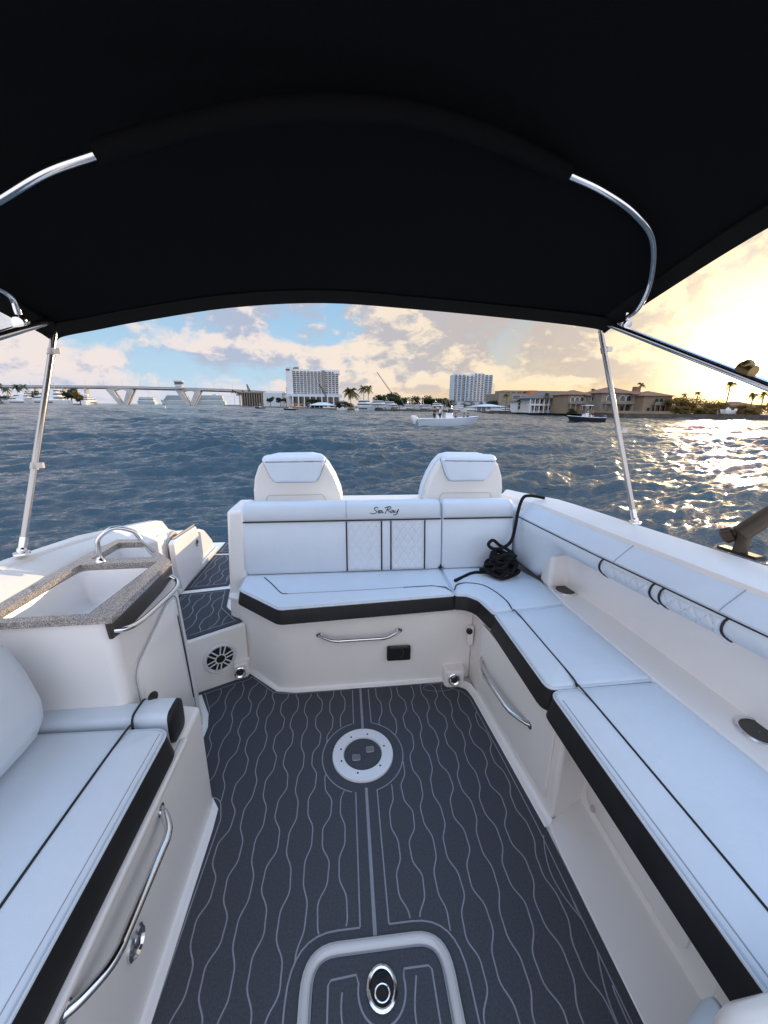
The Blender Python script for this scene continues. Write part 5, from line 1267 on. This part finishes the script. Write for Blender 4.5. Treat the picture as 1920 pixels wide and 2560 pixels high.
# ---- people (each body one skinned surface) ----
def person(loc, pose, shirt, face, label, hair=(.03, .02, .015), s=1.0):
    """pose: 'stand' or 'sit'; loc = feet or seat contact point; face = heading angle."""
    sit = pose == 'sit'
    hz = 0.0 if sit else .92
    J = {'pelvis': (0, 0, hz), 'spine': (.02, 0, hz+.25), 'chest': (.03, 0, hz+.42), 'neck': (.03, 0, hz+.56), 'head': (.05, 0, hz+.66), 'crown': (.05, 0, hz+.80)}
    R_ = {'pelvis': .135, 'spine': .125, 'chest': .145, 'neck': .055, 'head': .085, 'crown': .07}
    E_ = [('pelvis', 'spine'), ('spine', 'chest'), ('chest', 'neck'), ('neck', 'head'), ('head', 'crown')]
    for k, sy in (('l', 1), ('r', -1)):
        J['sh'+k] = (.02, .19*sy, hz+.47); J['el'+k] = (.08, .25*sy, hz+.22); J['ha'+k] = (.28, .20*sy, hz+.14+(.06 if sy > 0 else 0)); J['fi'+k] = (.36, .19*sy, hz+.15)
        R_['sh'+k] = .062; R_['el'+k] = .045; R_['ha'+k] = .032; R_['fi'+k] = .028
        J['hi'+k] = (.02, .10*sy, hz-.06); R_['hi'+k] = .085
        if sit: J['kn'+k] = (.45, .12*sy, hz+.02); J['an'+k] = (.47, .12*sy, hz-.40); J['to'+k] = (.62, .12*sy, hz-.43)
        else: J['kn'+k] = (.03, .11*sy, .48); J['an'+k] = (0, .12*sy, .08); J['to'+k] = (.16, .13*sy, .04)
        R_['kn'+k] = .06; R_['an'+k] = .042; R_['to'+k] = .034
        E_ += [('chest', 'sh'+k), ('sh'+k, 'el'+k), ('el'+k, 'ha'+k), ('ha'+k, 'fi'+k), ('pelvis', 'hi'+k), ('hi'+k, 'kn'+k), ('kn'+k, 'an'+k), ('an'+k, 'to'+k)]
    def skin(keys, edges, add, root):
        ks = list(keys); me = bpy.data.meshes.new('tmp'); me.from_pydata([J[k] for k in ks], [(ks.index(a), ks.index(c)) for a, c in edges], [])
        o = bpy.data.objects.new('tmp', me); COL.objects.link(o); m = o.modifiers.new('s', 'SKIN'); o.modifiers.new('u', 'SUBSURF').levels = 1
        for i, k in enumerate(ks): v = me.skin_vertices[0].data[i]; v.radius = (R_[k]+add, R_[k]+add); v.use_root = k == root
        dg = bpy.context.evaluated_depsgraph_get(); out = bpy.data.meshes.new_from_object(o.evaluated_get(dg)); bpy.data.objects.remove(o); return out
    p = bpy.data.objects.new('person', skin(J.keys(), E_, 0, 'pelvis')); COL.objects.link(p); p.data.materials.append(SKIN)
    p.location = loc; p.rotation_euler = (0, 0, face); p.scale = (s, s, s); tag(p, label, 'person')
    ks = ['pelvis', 'spine', 'chest', 'shl', 'shr', 'ell', 'elr']; sh = bpy.data.objects.new('shirt', skin(ks, [('pelvis', 'spine'), ('spine', 'chest'), ('chest', 'shl'), ('chest', 'shr'), ('shl', 'ell'), ('shr', 'elr')], .022, 'pelvis'))
    COL.objects.link(sh); sh.data.materials.append(mat('cloth_%d_%d_%d' % tuple(int(c*100) for c in shirt), shirt, .8)); sh.parent = p
    ks = ['pelvis', 'hil', 'hir', 'knl', 'knr']; tr = bpy.data.objects.new('trousers', skin(ks, [('pelvis', 'hil'), ('pelvis', 'hir'), ('hil', 'knl'), ('hir', 'knr')], .018, 'pelvis'))
    COL.objects.link(tr); tr.data.materials.append(mat('dark_trousers', (.02, .022, .03), .8)); tr.parent = p
    b = MB(); b.ball((.03, 0, hz+.76), (.105, .095, .10), 12); h = b.build('hair', mat('dark_hair', hair, .7)); h.parent = p
    for me in (p.data, sh.data, tr.data): me.polygons.foreach_set('use_smooth', [True]*len(me.polygons))
    return p

def runabout(px, D, L, head, label, hullm, H, roof=False, engines=1, cat='motorboat', name='small_boat'):
    a = rad(head); c = Vector((X_(px, D), D, W0)); B = L*.30; t = thing(name, label, cat, tuple(c))
    b = MB(); hull_rings(b, L, B, H, c, a, rake=.14, sheer=.42, n=14); hh = b.build('hull', hullm, t)
    b = MB(); 
    for s in (1, -1): b.tube(xf([(-L/2+L*k/14, s*max(.01, B/2*(1-max(0, (k/14-.45)/.55)**2.3)*.98), H*(1+.42*(k/14)**2)+.02) for k in range(15)], c, a, 1), L*.006, 5)
    b.build('rub_rail', BOATW, t)
    b = MB(); deckhouse(b, -L*.06, L*.08, B*.36, B*.36, H*.9, H*.9+.85, c, a, .12, .02); b.build('console', BOATW, t, smooth=False)
    b = MB(); deckhouse(b, -L*.0, L*.07, B*.34, B*.30, H*.9+.85, H*.9+1.3, c, a, .12, .02); b.build('windscreen', GLASS, t, smooth=False)
    b = MB(); deckhouse(b, -L*.20, -L*.12, B*.40, B*.40, H*.9, H*.9+.55, c, a, .02, .02); b.build('helm_seat', BOATW, t, bevel=.04)
    if roof:
        b = MB(); deckhouse(b, -L*.13, L*.09, B*.62, B*.58, H+2.05, H+2.13, c, a, .1, .1); r = b.build('hard_top', BOATW, t, smooth=False)
        b = MB()
        for x in (-L*.10, L*.05):
            for s in (-1, 1): b.tube(xf([(x, s*B*.22, H*.9), (x+.1, s*B*.24, H+2.06)], c, a, 1), .028, 6)
        b.build('top_frame', SATIN, r)
    for k in range(engines):
        o = (k-(engines-1)/2)*.62; b = MB(); b.rings([xf([(-L/2-.45-.26*q, o+s1*.21*q, z), (-L/2-.45+.28*q, o+s1*.21*q, z), (-L/2-.45+.28*q, o-s1*.21*q, z), (-L/2-.45-.26*q, o-s1*.21*q, z)], c, a, 1) for z, q, s1 in ((H*.25, .45, 1), (H*.55, .7, 1), (H*.85, 1, 1), (H*.85+.35, 1.05, 1), (H*.85+.55, .75, 1))]); b.build('outboard', BOATW if hullm is not BOATD else mat('outboard_grey', (.10, .10, .11), .3), t, bevel=.05)
    return t, c, a
def small_boats():
    t, c, a = runabout(1122, 48.5, 8.0, 4, 'white centre console boat running to the right with people aboard', mat('white_blue_hull', (.55, .62, .70), .25, coat=.3), .82, False, 2)
    b = MB(); 
    for k in range(5): b.add(xf([(-2.9+.17*k, -1.215, .42), (-2.79+.17*k, -1.215, .42), (-2.77+.17*k, -1.222, .56), (-2.88+.17*k, -1.222, .56)], c, a, 1), [(0, 1, 2, 3)])
    b = MB()
    for s in (-1, 1):
        b.tube(xf([(-.7, s*.5, .8), (-.6, s*.55, 2.5), (.5, s*.5, 2.5), (.75, s*.45, .8)], c, a, 1), .03, 6)
        for x in (-.55, 0, .4): b.tube(xf([(x, s*.52, 2.5), (x-.25, s*.56, 3.15)], c, a, 1), .014, 4)
    b.tube(xf([(-.6, -.55, 2.5), (-.6, .55, 2.5)], c, a, 1), .03, 6); b.build('t_top_frame', SATIN, t)
    spots = [(-1.75, .3, 'stand', (.014, .014, .016), 0.2, 'person in black standing at the stern of the white centre console boat'), (-1.28, -.45, 'stand', (.60, .60, .62), .1, 'person in a white shirt standing behind the console of the white boat'),
             (-.30, .55, 'stand', (.012, .012, .014), 0, 'person in black at the helm of the white centre console boat'), (1.12, .35, 'sit', (.02, .02, .025), 2.9, 'person in dark clothes seated ahead of the console of the white boat'),
             (1.95, -.35, 'sit', (.10, .12, .18), 3.0, 'person in blue grey seated midway along the bow of the white boat'), (2.65, .1, 'sit', (.02, .018, .018), 3.1, 'person in dark clothes seated furthest forward on the white boat')]
    for x, y, po, sh, f, lb in spots:
        q = xf([(x, y, .78 if po == 'sit' else .52)], c, a, 1)[0]; person(q, po, sh, a+f, lb)
    t, c, a = runabout(1466, 66, 7.0, 184, 'black hulled centre console boat with a canopy crossing before the sand villa', BOATD, .72, True, 1)
    for x, y, sh, lb in ((-1.2, .3, (.45, .14, .10), 'person in a red top at the stern of the black hulled boat'), (-.75, -.4, (.55, .50, .46), 'person in a pale shirt at the helm of the black hulled boat')):
        person(xf([(x, y, .45)], c, a, 1)[0], 'stand', sh, a, lb)
    runabout(411, 205, 5.2, -60, 'small white boat heading away under the left half of the bridge', BOATW, .9, True, 1)
    runabout(541, 330, 8.5, -50, 'small white open boat between the bridge pier and the dark pavilion', BOATW, 1.1, True, 1)
    runabout(650, 262, 6.5, 190, 'small dark motorboat passing before the pale hall', BOATD, .8, True, 1)
    runabout(724, 190, 6.0, 186, 'low dark speedboat in front of the yellow water taxi', BOATD, .75, False, 1)
    runabout(858, 210, 7, -40, 'white open boat moored under the big palm', BOATW, 1.0, True, 1)
    runabout(820, 300, 8, 190, 'white motorboat moored at the tent roofed pavilion', BOATW, 1.2, True, 1)
    runabout(893, 172, 3.6, -70, 'small white tender under way beside the first marina yacht', BOATW, .7, True, 1)
    t, c, a = runabout(744, 330, 15, 182, 'long yellow water taxi moored at the dock below the hotel', YELLOW, 1.3, False, 0, 'water taxi', 'water_taxi')
    b = MB(); deckhouse(b, -5.5, 4.5, 3.4, 3.2, 3.2, 3.5, c, a, .1, .1); r = b.build('taxi_roof', YELLOW, t, smooth=False)
    b = MB(); 
    for k in range(5):
        for s in (-1, 1): b.tube(xf([(-5+2.3*k, s*1.5, 1.2), (-5+2.3*k, s*1.5, 3.25)], c, a, 1), .07, 5)
    b.build('roof_frame', BOATW, r)
    # open boat kept on a lift under the right hand trees
    D = 92; t, c, a = runabout(1819, D, 4.3, 184, 'white open boat raised on a lift under the trees at the right', BOATW, .62, False, 1)
    for o in t.children: pass
    t.location.z += 1.5
    b = MB()
    for x in (-1.6, 1.6):
        for s in (-1, 1): b.box((c.x+x, c.y+s*.9, W0+.8), (.16, .16, 2.8))
    b.box((c.x-1.6, c.y, W0+1.36), (.14, 1.9, .14)); b.box((c.x+1.6, c.y, W0+1.36), (.14, 1.9, .14))
    tag(b.build('boat_lift', mat('pale_timber', (.35, .30, .25), .8), smooth=False), 'pale four post lift cradling the open boat under the trees', 'boat lift')
small_boats()

def greenery():
    GP = 'palms along the far shore'
    def P(px, top, D, w, lb, **k): palm(px, top, D, w, lb, GP, **k)
    P(877, 968, 205, 46, 'big full palm at the water left of the marina yachts', n=30); P(909, 963, 250, 32, 'left one of two tall palms behind the first marina yacht'); P(921, 963, 255, 30, 'right one of two tall palms behind the first marina yacht')
    P(1264, 983, 140, 22, 'slim palm left of the boathouse roof', n=16); P(1364, 981, 122, 20, 'slim palm in front of the white villa', n=16)
    P(1592, 956, 118, 28, 'palm rising above the roof of the sand villa', n=16); P(1477, 971, 150, 22, 'palm crown showing above the left roof of the sand villa', n=14)
    P(1738, 978, 110, 24, 'palm poking out of the tree line right of the sand villa', n=14); P(1705, 982, 112, 20, 'low palm nearest the right end of the sand villa', n=14); P(1813, 952, 108, 32, 'tall lone palm standing clear above the right hand trees', n=18)
    P(1876, 981, 104, 30, 'left palm of the cluster at the right edge', n=22); P(1902, 978, 106, 30, 'right palm of the cluster at the right edge', n=22)
    for i, (px, top) in enumerate(((1136, 1003), (1158, 1005), (1181, 1002), (1205, 1004))): P(px, top, 215, 24, ('first', 'second', 'third', 'fourth')[i]+' from the left of the pale palms in the row before the condominium tower', n=18, m=mat('dusty_frond', (.15, .135, .105), .7))
    for i, (px, top) in enumerate(((6, 956), (24, 966), (52, 960), (70, 960))): P(px, top, 650, 24, ('leftmost palm at the left edge of the photo', 'second palm from the left edge of the photo', 'third palm from the left edge, behind the superyacht bow', 'fourth palm from the left edge, left of the canopy post')[i], n=16, m=mat('dark_frond', (.03, .05, .018), .7))
    for i, (px, top) in enumerate(((588, 975), (600, 979), (612, 976))): P(px, top, 600, 17, ('left', 'middle', 'right')[i]+' palm of the three dark ones before the pavilion by the bridge', n=16, m=mat('dark_frond', (.03, .05, .018)))
    GT = 'broadleaf trees along the far shore'
    def T(px, top, D, w, lb, **k): tree(px, top, D, w, lb, GT, **k)
    T(182, 967, 650, 44, 'dark tree right of the canopy post behind the superyacht', n=700, low=.25); T(203, 974, 640, 28, 'olive tree reaching the water left of the stern on yacht', m=LEAF2, n=700, low=0); T(88, 972, 655, 34, 'low dark tree right behind the superyacht bow', n=500); T(152, 970, 655, 34, 'dark tree just right of the canopy post', n=500)
    for i, (px, top, w) in enumerate(((676, 988, 22), (702, 990, 24), (716, 992, 22), (726, 991, 20), (775, 992, 18), (792, 993, 18))): T(px, top, 470 if i < 4 else 400, w, ('first round tree in front of the pale hall', 'second round tree in front of the pale hall', 'third round tree near the flagpole', 'fourth round tree at the hotel podium', 'small round tree left of centre at the hotel podium', 'small round tree right of centre at the hotel podium')[i], n=450, low=.3)
    for i, (px, top, w, D) in enumerate(((946, 982, 40, 232), (975, 979, 52, 240), (1018, 985, 50, 236), (1052, 986, 44, 234), (1086, 992, 40, 232), (1112, 991, 40, 240), (860, 1000, 34, 230), (1150, 1008, 50, 225), (1195, 1010, 50, 222), (1236, 1000, 26, 212))):
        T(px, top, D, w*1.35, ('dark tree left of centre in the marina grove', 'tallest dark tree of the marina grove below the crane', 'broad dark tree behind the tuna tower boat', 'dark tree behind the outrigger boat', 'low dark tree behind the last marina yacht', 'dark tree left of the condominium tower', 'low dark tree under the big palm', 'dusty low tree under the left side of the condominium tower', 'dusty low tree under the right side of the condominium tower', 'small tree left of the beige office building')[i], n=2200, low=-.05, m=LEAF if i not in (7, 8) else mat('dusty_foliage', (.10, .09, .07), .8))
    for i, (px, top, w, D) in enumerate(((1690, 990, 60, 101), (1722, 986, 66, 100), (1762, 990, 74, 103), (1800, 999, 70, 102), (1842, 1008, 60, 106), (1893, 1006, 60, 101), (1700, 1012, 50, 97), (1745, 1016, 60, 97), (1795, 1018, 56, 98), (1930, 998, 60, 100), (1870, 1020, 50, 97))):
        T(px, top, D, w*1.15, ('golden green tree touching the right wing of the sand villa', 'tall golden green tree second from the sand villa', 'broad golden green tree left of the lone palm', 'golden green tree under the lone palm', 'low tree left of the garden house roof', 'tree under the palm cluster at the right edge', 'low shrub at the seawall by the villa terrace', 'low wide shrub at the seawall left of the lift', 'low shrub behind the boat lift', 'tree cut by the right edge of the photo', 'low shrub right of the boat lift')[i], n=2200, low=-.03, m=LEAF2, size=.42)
    b = MB(); b.tube([(X_(718, 440), 440, W0), (X_(718, 440), 440, Zp(718, 968, 440))], .35, 6); tag(b.build('flagpole', WALLW), 'thin white flagpole between the pale hall and the hotel', 'flagpole')
    b = MB(); rs = random.Random(3)
    leaves(b, (X_(40, 660), 660, W0+6), (48, 5, 6.5), 2600, 1.9, rs); tag(b.build('hedge', LEAF), 'long dark green hedge behind the yachts at the left edge', 'hedge')
    # low planting and garden walls at the foot of the villas
    for i, (px, top, D, w, lb) in enumerate(((1432, 1020, 111, 30, 'clipped green shrub under the left balcony of the sand villa'), (1496, 1024, 108, 26, 'low dark shrub between the left wing and the middle of the sand villa'), (1532, 1026, 104, 34, 'wide low shrub under the middle of the sand villa, left of the canopy post'),
            (1592, 1027, 103, 30, 'low shrub at the foot of the sand villa right of the canopy post'), (1404, 1022, 121, 26, 'low shrub between the grey roofed villa and the sand villa'), (1278, 1008, 146, 34, 'dark shrubbery between the boat shelter and the boathouse'))):
        T(px, top, D, w, lb, n=700, low=-.1, m=LEAF, size=.32)
    b = MB(); x0, x1 = X_(1425, 108), X_(1690, 97.5)
    b.rings([[(x, y-.15, W0+.6), (x, y-.15, W0+1.75), (x, y+.15, W0+1.75), (x, y+.15, W0+.6)] for x, y in ((X_(1425, 117), 117), (X_(1540, 101), 101), (X_(1690, 97), 97))])
    tag(b.build('terrace_wall', WALLC, smooth=False), 'low sand coloured terrace wall in front of the long villa', 'wall')
    t = thing('marina_dock', 'long grey timber dock with pilings in front of the moored marina yachts', 'dock', (X_(1000, 184), 184, W0))
    b = MB(); b.rings([[(x, y-1.2, W0+.55), (x, y-1.2, W0+.85), (x, y+1.2, W0+.85), (x, y+1.2, W0+.55)] for x, y in ((X_(868, 206), 206), (X_(1120, 181), 181))]); b.build('dock_deck', mat('dock_timber', (.13, .115, .10), .9, var=.2, vscale=1), t, smooth=False)
    for k in range(14):
        px = 872+18*k; D = 205-1.75*k*.98; b = MB(); b.tube([(X_(px, D), D-1.4, W0-.8), (X_(px, D), D-1.4, W0+2.3+.4*math.sin(k*2.1))], .17, 7); b.build('piling', BARK, t)
greenery()
